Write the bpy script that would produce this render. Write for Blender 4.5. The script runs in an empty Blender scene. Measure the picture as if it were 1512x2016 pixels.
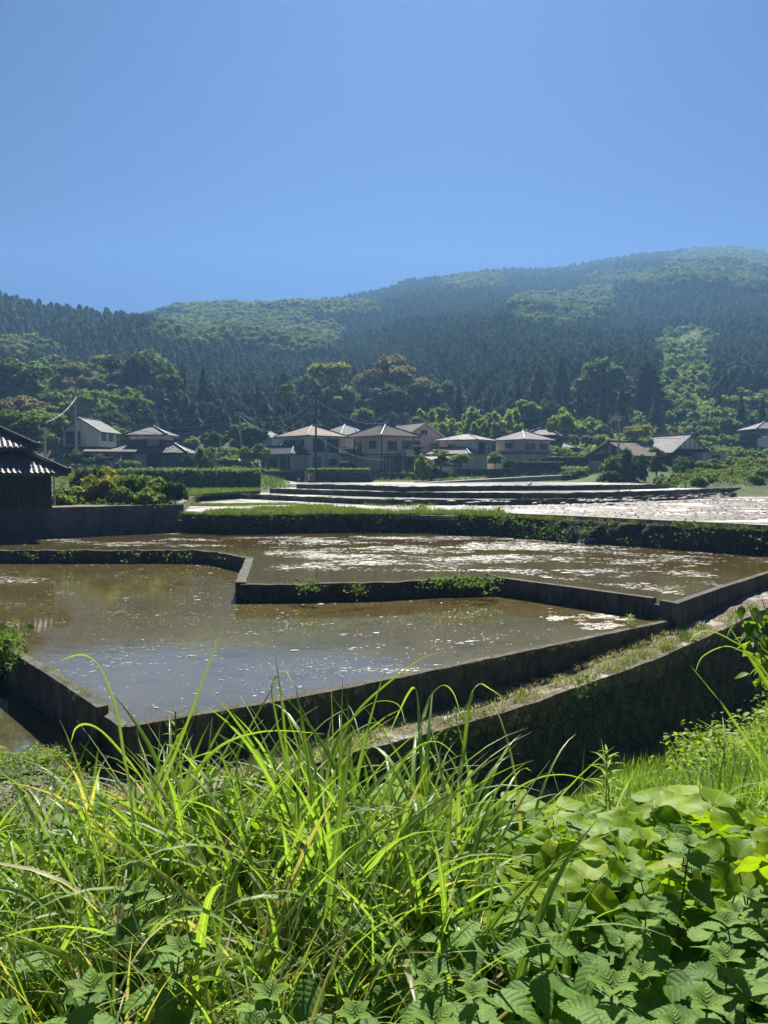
import bpy, math, random
import numpy as np
from mathutils import Vector, Matrix, noise as mnoise
R = math.radians
random.seed(7)
rng = np.random.default_rng(7)
S = bpy.context.scene
COL = S.collection

# ------------------------------------------------------------------ camera, sky, sun, exposure
F_PX, CX, CY, PITCH = 1514.0, 756.0, 1008.0, R(3.02)
cam_d = bpy.data.cameras.new("camera")
cam_d.sensor_fit = 'VERTICAL'; cam_d.sensor_height = 36; cam_d.sensor_width = 27
cam_d.lens = 36 * F_PX / 2016
cam_d.clip_start = 0.05; cam_d.clip_end = 6000
cam = bpy.data.objects.new("camera", cam_d); COL.objects.link(cam)
cam.location = (0, 0, 0); cam.rotation_euler = (R(90) - PITCH, 0, 0)
S.camera = cam

SUN_EL, SUN_AZ = R(47), R(4)          # azimuth clockwise from +Y (towards +X)
W = bpy.data.worlds.new("World"); S.world = W; W.use_nodes = True
wn = W.node_tree.nodes; wl = W.node_tree.links
bg = wn.get("Background") or wn.new("ShaderNodeBackground")
sky = wn.new("ShaderNodeTexSky"); sky.sky_type = 'NISHITA'; sky.sun_disc = False
sky.sun_elevation = SUN_EL; sky.sun_rotation = SUN_AZ
sky.air_density = 1.0; sky.dust_density = 1.6; sky.ozone_density = 4.0; sky.altitude = 0
tint = wn.new('ShaderNodeMix'); tint.data_type = 'RGBA'; tint.blend_type = 'MULTIPLY'; tint.inputs[0].default_value = 1
tint.inputs[7].default_value = (.066, .128, .305, 1)
wl.new(sky.outputs[0], tint.inputs[6]); wl.new(tint.outputs[2], bg.inputs[0]); bg.inputs[1].default_value = 0.05
sun_d = bpy.data.lights.new("sun", 'SUN'); sun_d.energy = 5.0; sun_d.angle = R(0.55); sun_d.color = (1, .955, .87)
sun = bpy.data.objects.new("sun", sun_d); COL.objects.link(sun)
sd = Vector((math.sin(SUN_AZ) * math.cos(SUN_EL), math.cos(SUN_AZ) * math.cos(SUN_EL), math.sin(SUN_EL)))
sun.rotation_euler = sd.to_track_quat('Z', 'Y').to_euler()
sun.location = (0, 20, 60)
S.view_settings.view_transform = 'Standard'; S.view_settings.look = 'None'
S.view_settings.exposure = 1.3; S.view_settings.gamma = 1
S.render.engine = 'CYCLES'
cy = S.cycles
cy.max_bounces = 6; cy.diffuse_bounces = 3; cy.glossy_bounces = 3; cy.transmission_bounces = 4
cy.volume_bounces = 0; cy.transparent_max_bounces = 8; cy.use_denoising = True
cy.use_adaptive_sampling = True; cy.adaptive_threshold = 0.015
cy.sample_clamp_indirect = 6; cy.sample_clamp_direct = 30

# ------------------------------------------------------------------ geometry helpers
def ray(px, py):
    u = (px - CX) / F_PX; v = (CY - py) / F_PX
    c, s = math.cos(PITCH), math.sin(PITCH)
    return Vector((u, c + v * s, -s + v * c))
def at_Y(px, py, Y):
    d = ray(px, py); return d * (Y / d.y)
def at_z(px, py, z):
    d = ray(px, py); return d * (z / d.z)
def X_at(px, Y): return (px - CX) / F_PX * Y * 1.0

def tag(o, label=None, cat=None, group=None, kind=None):
    if label: o['label'] = label
    if cat: o['category'] = cat
    if group: o['group'] = group
    if kind: o['kind'] = kind
    return o
def empty(name, loc, rz=0.0):
    o = bpy.data.objects.new(name, None); COL.objects.link(o)
    o.location = loc; o.rotation_euler = (0, 0, rz); o.empty_display_size = .3
    return o

class MB:
    def __init__(s): s.v = []; s.f = []
    def add(s, vs, fs):
        b = len(s.v); s.v.extend([tuple(p) for p in vs]); s.f.extend([tuple(b + i for i in f) for f in fs]); return s
    def box(s, x0, x1, y0, y1, z0, z1):
        v = [(x0,y0,z0),(x1,y0,z0),(x1,y1,z0),(x0,y1,z0),(x0,y0,z1),(x1,y0,z1),(x1,y1,z1),(x0,y1,z1)]
        return s.add(v, [(0,3,2,1),(4,5,6,7),(0,1,5,4),(1,2,6,5),(2,3,7,6),(3,0,4,7)])
    def bar(s, a, b, w, h=None):
        h = h or w; a = Vector(a); b = Vector(b); d = (b - a).normalized()
        up = Vector((0,0,1)) if abs(d.z) < .95 else Vector((0,1,0))
        x = d.cross(up).normalized(); y = x.cross(d).normalized()
        v = []
        for p in (a, b):
            for sx, sy in ((-1,-1),(1,-1),(1,1),(-1,1)): v.append(p + x*(w/2*sx) + y*(h/2*sy))
        return s.add(v, [(0,1,2,3),(7,6,5,4),(0,4,5,1),(1,5,6,2),(2,6,7,3),(3,7,4,0)])
    def tube(s, pts, rad, n=6, cap=True):
        pts = [Vector(p) for p in pts]; m = len(pts)
        if not hasattr(rad, '__len__'): rad = [rad] * m
        v = []; f = []; px = None
        for i, p in enumerate(pts):
            d = (pts[min(i+1, m-1)] - pts[max(i-1, 0)]).normalized()
            if px is None:
                up = Vector((0,0,1)) if abs(d.z) < .9 else Vector((0,1,0))
                px = d.cross(up).normalized()
            px = (px - d * px.dot(d)).normalized(); py = d.cross(px)
            for k in range(n):
                a = 2*math.pi*k/n; v.append(p + (px*math.cos(a) + py*math.sin(a)) * rad[i])
        for i in range(m-1):
            for k in range(n):
                f.append((i*n+k, i*n+(k+1)%n, (i+1)*n+(k+1)%n, (i+1)*n+k))
        if cap: f.append(tuple(range(n))[::-1]); f.append(tuple((m-1)*n+k for k in range(n)))
        return s.add(v, f)
    def prism(s, poly, z0, z1):          # poly: ccw list of (x,y)
        n = len(poly); v = [(p[0],p[1],z0) for p in poly] + [(p[0],p[1],z1) for p in poly]
        f = [tuple(range(n))[::-1], tuple(range(n, 2*n))] + [(i,(i+1)%n,n+(i+1)%n,n+i) for i in range(n)]
        return s.add(v, f)
    def ribbon(s, pts, width, z0, z1, rough=0.0, seg=0.6, side=0):
        """wall of constant width along a polyline of (x, y); z1 a number or list per point"""
        P = [Vector((p[0], p[1])) for p in pts]
        zs = z1 if hasattr(z1, '__len__') else [z1]*len(P)
        Q = []; Z = []
        for i in range(len(P)-1):
            L = (P[i+1]-P[i]).length; n = max(1, int(L/seg))
            for k in range(n): Q.append(P[i].lerp(P[i+1], k/n)); Z.append(zs[i]+(zs[i+1]-zs[i])*k/n)
        Q.append(P[-1]); Z.append(zs[-1]); m = len(Q); v = []
        for i, q in enumerate(Q):
            a = Q[max(i-1,0)]; b = Q[min(i+1,m-1)]
            d0 = (q-a).normalized() if i else (b-q).normalized(); d1 = (b-q).normalized() if i<m-1 else d0
            t = (d0+d1).normalized(); nrm = Vector((-t.y, t.x)); k = 1/max(.5, abs(t.dot(d0)))
            off = side*width/2
            r = lambda: (random.random()-.5)*rough
            l = q + nrm*((width/2+off)*k + r()); rr = q - nrm*((width/2-off)*k + r()); zz = Z[i]+r()
            v += [(l.x,l.y,z0),(l.x,l.y,zz),(rr.x,rr.y,zz+r()*.5),(rr.x,rr.y,z0)]
        f = []
        for i in range(m-1):
            for k in range(4): f.append((i*4+k, i*4+(k+1)%4, (i+1)*4+(k+1)%4, (i+1)*4+k))
        f.append((3,2,1,0)); f.append(tuple((m-1)*4+k for k in range(4)))
        return s.add(v, f)
    def build(s, name, mat, parent=None, smooth=False):
        me = bpy.data.meshes.new(name); me.from_pydata(s.v, [], s.f); me.validate(); me.update()
        if smooth: me.polygons.foreach_set('use_smooth', [True]*len(me.polygons))
        if mat: me.materials.append(mat)
        o = bpy.data.objects.new(name, me); COL.objects.link(o)
        if parent: o.parent = parent
        return o

def np_mesh(name, V, Fq, mat, attrs=None, smooth=False, parent=None, link=True):
    """V (n,3), Fq (m,4) or (m,3) int"""
    me = bpy.data.meshes.new(name); k = Fq.shape[1]
    me.vertices.add(len(V)); me.vertices.foreach_set('co', np.asarray(V, np.float32).ravel())
    me.loops.add(Fq.size); me.loops.foreach_set('vertex_index', Fq.astype(np.int32).ravel())
    me.polygons.add(len(Fq)); me.polygons.foreach_set('loop_start', np.arange(0, Fq.size, k, dtype=np.int32))
    try: me.polygons.foreach_set('loop_total', np.full(len(Fq), k, np.int32))
    except Exception: pass
    if smooth: me.polygons.foreach_set('use_smooth', np.ones(len(Fq), bool))
    for an, arr in (attrs or {}).items():
        a = me.attributes.new(an, 'FLOAT_VECTOR' if arr.ndim == 2 else 'FLOAT', 'POINT')
        a.data.foreach_set('vector' if arr.ndim == 2 else 'value', arr.astype(np.float32).ravel())
    me.update(calc_edges=True); me.validate()
    if mat: me.materials.append(mat)
    o = bpy.data.objects.new(name, me)
    if link: COL.objects.link(o)
    if parent: o.parent = parent
    return o

# ------------------------------------------------------------------ materials
def new_mat(name):
    m = bpy.data.materials.new(name); m.use_nodes = True
    nt = m.node_tree; b = nt.nodes['Principled BSDF']; return m, nt, b
def N(nt, t, **kw):
    n = nt.nodes.new(t)
    for k, v in kw.items():
        if k.startswith('i_'):
            key = k[2:]; key = int(key) if key.isdigit() else key.replace('_', ' ')
            n.inputs[key].default_value = v
        else: setattr(n, k, v)
    return n
def ramp(nt, src, stops):
    r = nt.nodes.new('ShaderNodeValToRGB'); e = r.color_ramp.elements
    while len(e) < len(stops): e.new(.5)
    for el, (p, c) in zip(e, stops): el.position = p; el.color = (*c, 1) if len(c) == 3 else c
    nt.links.new(src, r.inputs[0]); return r.outputs[0]
def coords(nt, scale=(1,1,1), obj=False):
    if obj: tc = nt.nodes.new('ShaderNodeTexCoord'); src = tc.outputs['Object']
    else: g = nt.nodes.new('ShaderNodeNewGeometry'); src = g.outputs['Position']
    mp = nt.nodes.new('ShaderNodeMapping'); mp.inputs['Scale'].default_value = scale
    nt.links.new(src, mp.inputs[0]); return mp.outputs[0]
def noise(nt, vec, scale, detail=5, rough=.55, dist=0):
    n = N(nt, 'ShaderNodeTexNoise'); n.inputs['Scale'].default_value = scale; n.inputs['Detail'].default_value = detail
    n.inputs['Roughness'].default_value = rough; n.inputs['Distortion'].default_value = dist
    nt.links.new(vec, n.inputs['Vector']); return n.outputs['Fac']
def mix(nt, fac, a, b, mode='MIX'):
    m = nt.nodes.new('ShaderNodeMix'); m.data_type = 'RGBA'; m.blend_type = mode
    for sock, val in ((m.inputs[0], fac), (m.inputs[6], a), (m.inputs[7], b)):
        if hasattr(val, 'is_linked'): nt.links.new(val, sock)
        elif hasattr(val, '__len__'): sock.default_value = (*val, 1) if len(val) == 3 else val
        else: sock.default_value = val
    return m.outputs[2]
def math_(nt, op, a, b=0.0, clamp=False):
    m = nt.nodes.new('ShaderNodeMath'); m.operation = op; m.use_clamp = clamp
    for sock, val in ((m.inputs[0], a), (m.inputs[1], b)):
        if hasattr(val, 'is_linked'): nt.links.new(val, sock)
        else: sock.default_value = val
    return m.outputs[0]
def bump(nt, b, h, strength=.4, dist=.02):
    n = nt.nodes.new('ShaderNodeBump'); n.inputs['Strength'].default_value = strength; n.inputs['Distance'].default_value = dist
    nt.links.new(h, n.inputs['Height']); nt.links.new(n.outputs[0], b.inputs['Normal']); return n

def rough_mat(name, c1, c2, scale=2.0, rough=.85, bstr=.4, bscale=20, bdist=.02, c3=None, streak=False, spec=.3):
    m, nt, b = new_mat(name); v = coords(nt)
    f = noise(nt, v, scale, 6, .62); col = ramp(nt, f, [(.32, c1), (.68, c2)])
    if c3:
        v2 = coords(nt, (1,1,.12) if streak else (1,1,1))
        f2 = noise(nt, v2, scale*2.7, 6, .7); col = mix(nt, ramp(nt, f2, [(.5, (0,0,0)), (.66, (1,1,1))]), col, c3)
    nt.links.new(col, b.inputs['Base Color']); b.inputs['Roughness'].default_value = rough
    b.inputs['Specular IOR Level'].default_value = spec
    bump(nt, b, noise(nt, v, bscale, 6, .65), bstr, bdist); return m

M = {}
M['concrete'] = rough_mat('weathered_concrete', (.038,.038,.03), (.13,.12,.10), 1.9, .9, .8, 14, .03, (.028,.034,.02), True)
M['concrete_pale'] = rough_mat('pale_concrete', (.26,.25,.23), (.38,.36,.33), 1.5, .9, .3, 22, .01, (.14,.13,.11), True)
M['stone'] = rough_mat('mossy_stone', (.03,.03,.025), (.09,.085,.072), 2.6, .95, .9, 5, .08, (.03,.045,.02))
M['earth'] = rough_mat('dry_earth', (.13,.095,.06), (.24,.19,.13), 2.2, .95, .8, 18, .03, (.06,.075,.025))
M['straw_earth'] = rough_mat('path_soil', (.09,.07,.045), (.24,.20,.15), 3.5, .95, 1.0, 20, .05, (.06,.07,.025))
M['soil'] = rough_mat('dark_soil', (.035,.04,.018), (.07,.075,.03), 1.5, .95, .7, 9, .05)
M['grassland'] = rough_mat('short_grass', (.045,.07,.02), (.10,.135,.035), .5, .95, 1.0, 6, .15, (.12,.10,.05))
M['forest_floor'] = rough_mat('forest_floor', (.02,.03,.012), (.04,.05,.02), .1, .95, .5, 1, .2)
M['asphalt'] = rough_mat('road_concrete', (.22,.21,.19), (.34,.32,.29), 1.0, .9, .2, 30, .01)

_m, _nt, _b = M['straw_earth'], M['straw_earth'].node_tree, M['straw_earth'].node_tree.nodes['Principled BSDF']
_src = _b.inputs['Base Color'].links[0].from_socket
_p = ramp(_nt, noise(_nt, coords(_nt), 1.1, 8, .78), [(.54, (0,0,0)), (.60, (1,1,1))])
_nt.links.new(mix(_nt, _p, _src, (.42,.40,.36)), _b.inputs['Base Color'])

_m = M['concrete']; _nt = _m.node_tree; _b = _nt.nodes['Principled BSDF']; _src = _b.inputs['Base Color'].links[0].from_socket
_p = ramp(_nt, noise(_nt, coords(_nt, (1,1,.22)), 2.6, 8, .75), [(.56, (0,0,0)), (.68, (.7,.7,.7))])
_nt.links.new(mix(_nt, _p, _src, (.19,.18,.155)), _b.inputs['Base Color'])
# ------------------------------------------------------------------ levels (camera at z = 0)
Z_A, Z_B, Z_PATH, Z_C, Z_DITCH, Z_D = -3.60, -4.05, -4.72, -4.66, -6.65, -2.58
def line(pts, z): return [at_z(x, y, z).xy for x, y in pts]

# water of the flooded fields: muddy bed under a thin reflecting sheet, sun glints painted as pale patches where a mask says so
def water_mat(name, mud1, mud2, rgh, scum, glint_scum_c=(.42,.38,.30), ripple=.12, glint_scum_scale=1.0, rough_glint_scum=.42, spec=.5, ior=1.4):
    m, nt, b = new_mat(name); v = coords(nt)
    base = mix(nt, ramp(nt, noise(nt, v, .35, 5, .6), [(.3,(0,0,0)),(.7,(1,1,1))]), mud1, mud2)
    fine = noise(nt, v, 9, 5, .7); base = mix(nt, math_(nt, 'MULTIPLY', fine, .35), base, (mud2[0]*1.5, mud2[1]*1.6, mud2[2]*1.3))
    wd = ramp(nt, noise(nt, coords(nt, (1,1.6,1)), 1.3, 6, .7), [(.52,(0,0,0)),(.64,(1,1,1))]); base = mix(nt, math_(nt, 'MULTIPLY', wd, .55), base, (mud1[0]*.55, mud1[1]*.75, mud1[2]*.6))
    big = noise(nt, coords(nt, (.55,1.2,1)), .16*glint_scum_scale, 3, .5)
    sm = noise(nt, coords(nt, (1.0,2.0,1)), 3.2*glint_scum_scale, 9, .8, .3)
    lo = scum
    thr = math_(nt, 'ADD', math_(nt, 'MULTIPLY', big, .75), math_(nt, 'MULTIPLY', sm, .8))
    mask = ramp(nt, math_(nt, 'MULTIPLY', thr, .64), [(max(.0, lo), (0,0,0)), (min(1, lo+.035), (1,1,1))])
    spk = N(nt, 'ShaderNodeTexVoronoi'); spk.inputs['Scale'].default_value = 7.5; nt.links.new(v, spk.inputs['Vector'])
    sp = math_(nt, 'LESS_THAN', spk.outputs['Distance'], .11)
    sel = N(nt, 'ShaderNodeSeparateColor'); nt.links.new(spk.outputs['Color'], sel.inputs[0])
    sp = math_(nt, 'MULTIPLY', sp, math_(nt, 'GREATER_THAN', sel.outputs[0], .8))
    sp = math_(nt, 'MULTIPLY', sp, math_(nt, 'GREATER_THAN', sm, .5))
    mask2 = math_(nt, 'MAXIMUM', mask, sp)
    nt.links.new(mix(nt, mask2, base, glint_scum_c), b.inputs['Base Color'])
    rr = math_(nt, 'ADD', math_(nt, 'MULTIPLY', mask2, rough_glint_scum), rgh); nt.links.new(rr, b.inputs['Roughness'])
    b.inputs['IOR'].default_value = ior; b.inputs['Specular IOR Level'].default_value = spec
    h = math_(nt, 'ADD', noise(nt, coords(nt, (.8,1.6,1)), 2.2, 4, .6), math_(nt, 'MULTIPLY', mask2, .6))
    bump(nt, b, h, ripple, .06); return m
M['water_near'] = water_mat('paddy_water_near', (.06,.045,.016), (.10,.078,.032), .045, .612, (.55,.52,.45), ripple=.035, glint_scum_scale=1.2, ior=2.1)
M['water_mid'] = water_mat('paddy_water_mid', (.05,.034,.011), (.085,.061,.022), .06, .585, (.5,.46,.4), ripple=.10, glint_scum_scale=1.7)
M['water_far'] = water_mat('paddy_water_far', (.085,.068,.042), (.14,.115,.08), .36, .49, (.6,.56,.5), ripple=.8, glint_scum_scale=3.2)
M['water_ter'] = water_mat('paddy_water_terrace', (.07,.058,.035), (.12,.10,.065), .30, .52, (.5,.47,.4), ripple=.5, glint_scum_scale=1.0)
M['water_low'] = water_mat('paddy_water_low', (.04,.036,.02), (.07,.062,.035), .05, .62, (.13,.13,.07), ripple=.06, glint_scum_scale=3, ior=2.0)

def water(name, poly, z, mat, kind='structure'):
    mb = MB(); P = [(p[0], p[1]) for p in poly]
    a = sum(P[i][0]*P[(i+1)%len(P)][1]-P[(i+1)%len(P)][0]*P[i][1] for i in range(len(P)))
    if a < 0: P.reverse()
    mb.prism(P, z-.25, z); o = mb.build(name, mat); tag(o, kind=kind); return o

# --- polylines measured at their real level
A_top = Z_A + .10
BA_wall = line([(-260,1080),(0,1083),(380,1083),(425,1086),(492,1099)], A_top)
AB_seg = line([(492,1099),(487,1112),(480,1130),(474,1149)], A_top)
AB_near = line([(474,1149),(600,1148),(760,1145),(870,1139),(980,1137),(1140,1158),(1288,1178)], A_top)
B_top = Z_B + .09
B_wall = line([(248,1428),(400,1403),(600,1368),(800,1328),(1000,1287),(1160,1254),(1326,1219)], B_top)
B_left = line([(22,1276),(110,1330),(202,1390)], B_top + .12)
B_left2 = line([(206,1399),(248,1428)], B_top)
A_wall = line([(1304,1181),(1330,1186),(1410,1158),(1512,1126)], A_top + .02) + [Vector((18.2,31.4))]
far_base = line([(360,1046),(470,1050),(700,1045),(850,1047),(1000,1057),(1130,1070),(1512,1093),(1800,1110)], Z_A)
path_out = [Vector(p) for p in [(-13,4.2),(-4.7,9.4),(-2.65,11.2),(-.47,12.8),(2.41,14.95),(6.4,17.9),(8.4,19.6),(11.2,22.4),(20,32),(30,44)]]
def pz(x): return interp([(2.4,-4.72),(6.4,-4.38),(8.4,-4.17),(11.2,-3.97),(20,-3.9)], x)
def interp(T, s):
    if s <= T[0][0]: return T[0][1]
    for (a, za), (b_, zb) in zip(T, T[1:]):
        if s <= b_: return za+(zb-za)*(s-a)/(b_-a)
    return T[-1][1]

# flooded fields
pB = [*line([(-260,1100)], Z_B), *line([(490,1108)], Z_B)]
water('paddy_water', [at_z(-260,1090,Z_B).xy, at_z(500,1098,Z_B).xy, at_z(482,1140,Z_B).xy, at_z(980,1140,Z_B).xy,
      at_z(1300,1190,Z_B).xy, B_wall[-1], *B_wall[:-1][::-1], B_left2[0], B_left[-1], B_left[0], at_z(-400,1190,Z_B).xy], Z_B, M['water_near'])
water('paddy_water', [at_z(-260,1083,Z_A).xy, *[p for p in line([(380,1085),(425,1088),(492,1101)], Z_A)], AB_seg[2], AB_seg[3], *AB_near[1:],
      A_wall[0], *A_wall[1:], *[p for p in far_base[:-1][::-1]], at_z(0,1058,Z_A).xy, at_z(-300,1070,Z_A).xy], Z_A, M['water_mid'])
water('paddy_water', [(-16,7), (-16,21), B_left[0]+Vector((-3,5)), B_left[0], B_left[-1], B_left2[-1], at_z(190,1500,Z_C).xy, at_z(60,1520,Z_C).xy, at_z(-200,1560,Z_C).xy], Z_C, M['water_low'])
W2 = line([(384,970),(560,976),(757,984),(772,983),(960,984),(1120,982),(1300,976),(1448,970)], -2.15)
W3 = line([(533,962),(640,965),(760,968),(900,970),(1100,971),(1300,966),(1430,961),(1560,958)], -1.75)
W4 = line([(585,953),(700,955),(800,958),(900,957),(1100,956),(1220,955),(1316,953)], -1.35)
water('paddy_water', [(-16.5,46),(-9,47),(0,46),(8,43),(14,38),(20,34),(30,33),(60,60),(60,92),(-30,92)], Z_D, M['water_far'])
water('terrace_water', [*[p+Vector((0,.1)) for p in W2], (W2[-1].x+3, 90), (W2[0].x-2, 90)], -2.22, M['water_ter'])
water('terrace_water', [*[p+Vector((0,.1)) for p in W3], (60, 94), (W3[0].x-2, 94)], -1.82, M['water_ter'])
water('terrace_water', [*[p+Vector((0,.1)) for p in W4], (W4[-1].x+1, 104), (W4[0].x-2, 104)], -1.42, M['water_ter'])

def wall(name, pts, w, z0, z1, mat, label, cat='wall', rough=.02, seg=.6, side=0, group=None):
    mb = MB(); mb.ribbon(pts, w, z0, z1, rough, seg, side); o = mb.build(name, mat)
    return tag(o, label, cat, group)
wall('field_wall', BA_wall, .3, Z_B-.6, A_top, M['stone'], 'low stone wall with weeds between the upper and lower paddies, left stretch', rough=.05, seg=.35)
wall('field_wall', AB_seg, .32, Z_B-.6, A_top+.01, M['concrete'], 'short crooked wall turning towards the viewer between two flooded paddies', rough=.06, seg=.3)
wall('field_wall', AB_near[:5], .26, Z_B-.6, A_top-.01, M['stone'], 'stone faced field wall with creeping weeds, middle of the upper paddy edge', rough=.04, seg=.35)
wall('field_wall', AB_near[4:], .22, Z_B-.6, A_top+.02, M['concrete'], 'smooth concrete field wall running down to the water outlet notch', rough=.006, seg=1)
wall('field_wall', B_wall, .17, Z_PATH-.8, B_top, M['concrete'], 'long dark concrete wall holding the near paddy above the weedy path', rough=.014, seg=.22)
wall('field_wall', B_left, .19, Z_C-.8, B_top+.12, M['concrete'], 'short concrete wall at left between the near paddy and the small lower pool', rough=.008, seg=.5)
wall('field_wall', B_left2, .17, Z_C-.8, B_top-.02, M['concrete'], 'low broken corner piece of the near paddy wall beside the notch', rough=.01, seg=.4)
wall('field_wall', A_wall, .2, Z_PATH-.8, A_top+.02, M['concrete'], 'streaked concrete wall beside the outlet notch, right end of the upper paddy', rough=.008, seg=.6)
# outlet weir between the two levels
mb = MB(); mb.bar((*AB_near[-1], Z_A-.35), (*A_wall[0], Z_A-.35), .2, .66); tag(mb.build('outlet_weir', M['concrete']), 'small sunken concrete outlet in the notch between two field walls', 'weir')

def loft(name, A, za, Bp, zb, mat, rough=.0, nseg=60, rows=6, bulge=0, smooth=True, cap_back=2.0):
    """rough stone or earth face between a base polyline and a top polyline plus a flat top strip"""
    def samp(P, n):
        P = [Vector(p) for p in P]; L = [0]
        for i in range(len(P)-1): L.append(L[-1]+(P[i+1]-P[i]).length)
        out = []
        for k in range(n):
            s = L[-1]*k/(n-1); i = max(j for j in range(len(L)) if L[j] <= s+1e-9); i = min(i, len(P)-2)
            out.append(P[i].lerp(P[i+1], (s-L[i])/max(1e-6, L[i+1]-L[i])))
        return out
    a = samp(A, nseg); b = samp(Bp, nseg); V = []; Fs = []
    for k in range(nseg):
        t = (a[min(k+1,nseg-1)]-a[max(k-1,0)]).normalized(); nr = Vector((-t.y, t.x))
        for r in range(rows+1):
            q = r/rows; p = a[k].lerp(b[k], q)
            n = mnoise.noise(Vector((p.x*1.6, p.y*1.6, q*3)))*rough + mnoise.noise(Vector((p.x*5, p.y*5, q*7)))*rough*.5
            V.append((p.x - nr.x*n*1., p.y - nr.y*n*1., za+(zb-za)*q + n*.3*(q > 0)))
        p = b[k]+nr*cap_back; V.append((p.x, p.y, zb))
    m = rows+2
    for k in range(nseg-1):
        for r in range(m-1): Fs.append((k*m+r, (k+1)*m+r, (k+1)*m+r+1, k*m+r+1))
    mb = MB(); mb.add(V, Fs); return mb.build(name, mat, smooth=smooth)
far_top = line([(360,1012),(470,1014),(700,1011),(850,1012),(1000,1018),(1130,1024),(1512,1044),(1800,1060)], Z_D+.06)
far_top = [Vector(p) for p in far_top]
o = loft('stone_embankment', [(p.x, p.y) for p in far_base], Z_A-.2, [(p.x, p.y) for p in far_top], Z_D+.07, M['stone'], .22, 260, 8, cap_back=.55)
tag(o, 'long rough stone embankment overgrown with weeds across the middle of the fields', 'embankment')
kerb = [p+Vector((0,.42)) for p in far_top[4:]]
wall('channel_kerb', kerb, .2, Z_D-.2, Z_D+.27, M['concrete_pale'], 'thin pale concrete kerb of a water channel on top of the stone embankment', 'kerb', .004, 2)
wall('terrace_wall', W2, .24, -3, -2.13, M['concrete'], 'lowest and nearest of the three long terrace walls in the far fields', rough=.07, seg=.6)
wall('terrace_wall', W3, .24, -2.6, -1.73, M['concrete'], 'second of the three long terrace walls, reaching past the right edge', rough=.07, seg=.6)
wall('terrace_wall', W4, .24, -2.2, -1.33, M['concrete'], 'third and highest terrace wall, below the pole and the notice board', rough=.07, seg=.6)
bw = line([(-330,1078),(0,1062),(362,1046)], Z_A)
bwt = [Vector(bw[0]), Vector(bw[1]), Vector(bw[2])]
blk = MB(); blk.ribbon([*bwt, bwt[2]+Vector((-1.5,6)), bwt[2]+Vector((-3,14))], .3, Z_A-.4, -1.97, .01, .8, side=1); 
o = blk.build('retaining_wall', None); tag(o, 'dark block retaining wall under the old barn and its garden bushes', 'wall')
m, nt, b = new_mat('block_wall'); v = coords(nt)
br = N(nt, 'ShaderNodeTexBrick'); br.inputs['Scale'].default_value = 1.0
br.inputs['Brick Width'].default_value = .42; br.inputs['Row Height'].default_value = .2; br.inputs['Mortar Size'].default_value = .012
sx = N(nt, 'ShaderNodeSeparateXYZ'); nt.links.new(v, sx.inputs[0]); cx_ = N(nt, 'ShaderNodeCombineXYZ')
nt.links.new(math_(nt, 'ADD', sx.outputs[0], math_(nt, 'MULTIPLY', sx.outputs[1], .6)), cx_.inputs[0]); nt.links.new(sx.outputs[2], cx_.inputs[1])
nt.links.new(cx_.outputs[0], br.inputs['Vector'])
br.inputs['Color1'].default_value = (.11,.11,.105,1); br.inputs['Color2'].default_value = (.17,.165,.155,1); br.inputs['Mortar'].default_value = (.05,.05,.047,1)
f2 = noise(nt, coords(nt, (1,1,.15)), 1.5, 6, .7)
nt.links.new(mix(nt, ramp(nt, f2, [(.42,(0,0,0)),(.7,(1,1,1))]), br.outputs[0], (.045,.045,.042)), b.inputs['Base Color'])
b.inputs['Roughness'].default_value = .9; bump(nt, b, br.outputs['Fac'], -.6, .02); M['block'] = m
o.data.materials.append(m)
yard = MB(); yard.prism([tuple(bwt[0]+Vector((0,.2))), tuple(bwt[1]+Vector((0,.2))), tuple(bwt[2]+Vector((-.2,.2))), tuple(bwt[2]+Vector((-3,14))), (-18,80), (-60,80), (-60,36)], -3.2, -2.0)
tag(yard.build('yard_ground', M['earth']), kind='structure')

# --- near bank, ditch and path as terrain
def poly_dist(x, y):
    best = 1e9; sg = 1
    for i in range(len(path_out)-1):
        ax, ay = path_out[i]; bx, by = path_out[i+1]; dx, dy = bx-ax, by-ay; L2 = dx*dx+dy*dy
        t = min(1, max(0, ((x-ax)*dx+(y-ay)*dy)/L2)); qx, qy = ax+dx*t, ay+dy*t
        d = math.hypot(x-qx, y-qy)
        if d < best: best = d; sg = 1 if (dx*(y-ay)-dy*(x-ax)) < 0 else -1
    return best*sg                     # > 0 on the camera's side
SHO = [(0,-1.6),(3.0,-1.78),(3.7,-2.15),(4.6,-3.0),(6,-4.3),(7.5,-5.6),(9,-7)]
BK = [(-5,-6.7),(0,-6.65),(.9,-6.55),(1.8,-6.25),(3,-5.65),(4.5,-4.7),(6.2,-3.7),(7.6,-2.8),(8.8,-2.15),(10.2,-1.75),(12,-1.6),(60,-1.6)]
def bank_z(x, y):
    s = poly_dist(x, y); z = max(interp(BK, s), interp(SHO, math.hypot(x*.45, y)) if s > 1.2 else -9)
    z += .10*mnoise.noise(Vector((x*.7, y*.7, 0))) + .04*mnoise.noise(Vector((x*2.3, y*2.3, 3)))
    return z
V = []; Fs = []; nx, ny = 110, 110
for j in range(ny):
    for i in range(nx):
        x = -16 + 46*i/(nx-1); y = -6 + 46*(j/(ny-1))**1.25
        V.append((x, y, bank_z(x, y) if poly_dist(x,y) > -1.0 else -6.9))
for j in range(ny-1):
    for i in range(nx-1): Fs.append((j*nx+i, j*nx+i+1, (j+1)*nx+i+1, (j+1)*nx+i))
mb = MB(); mb.add(V, Fs); tag(mb.build('bank', M['soil'], smooth=True), kind='structure')

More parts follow.
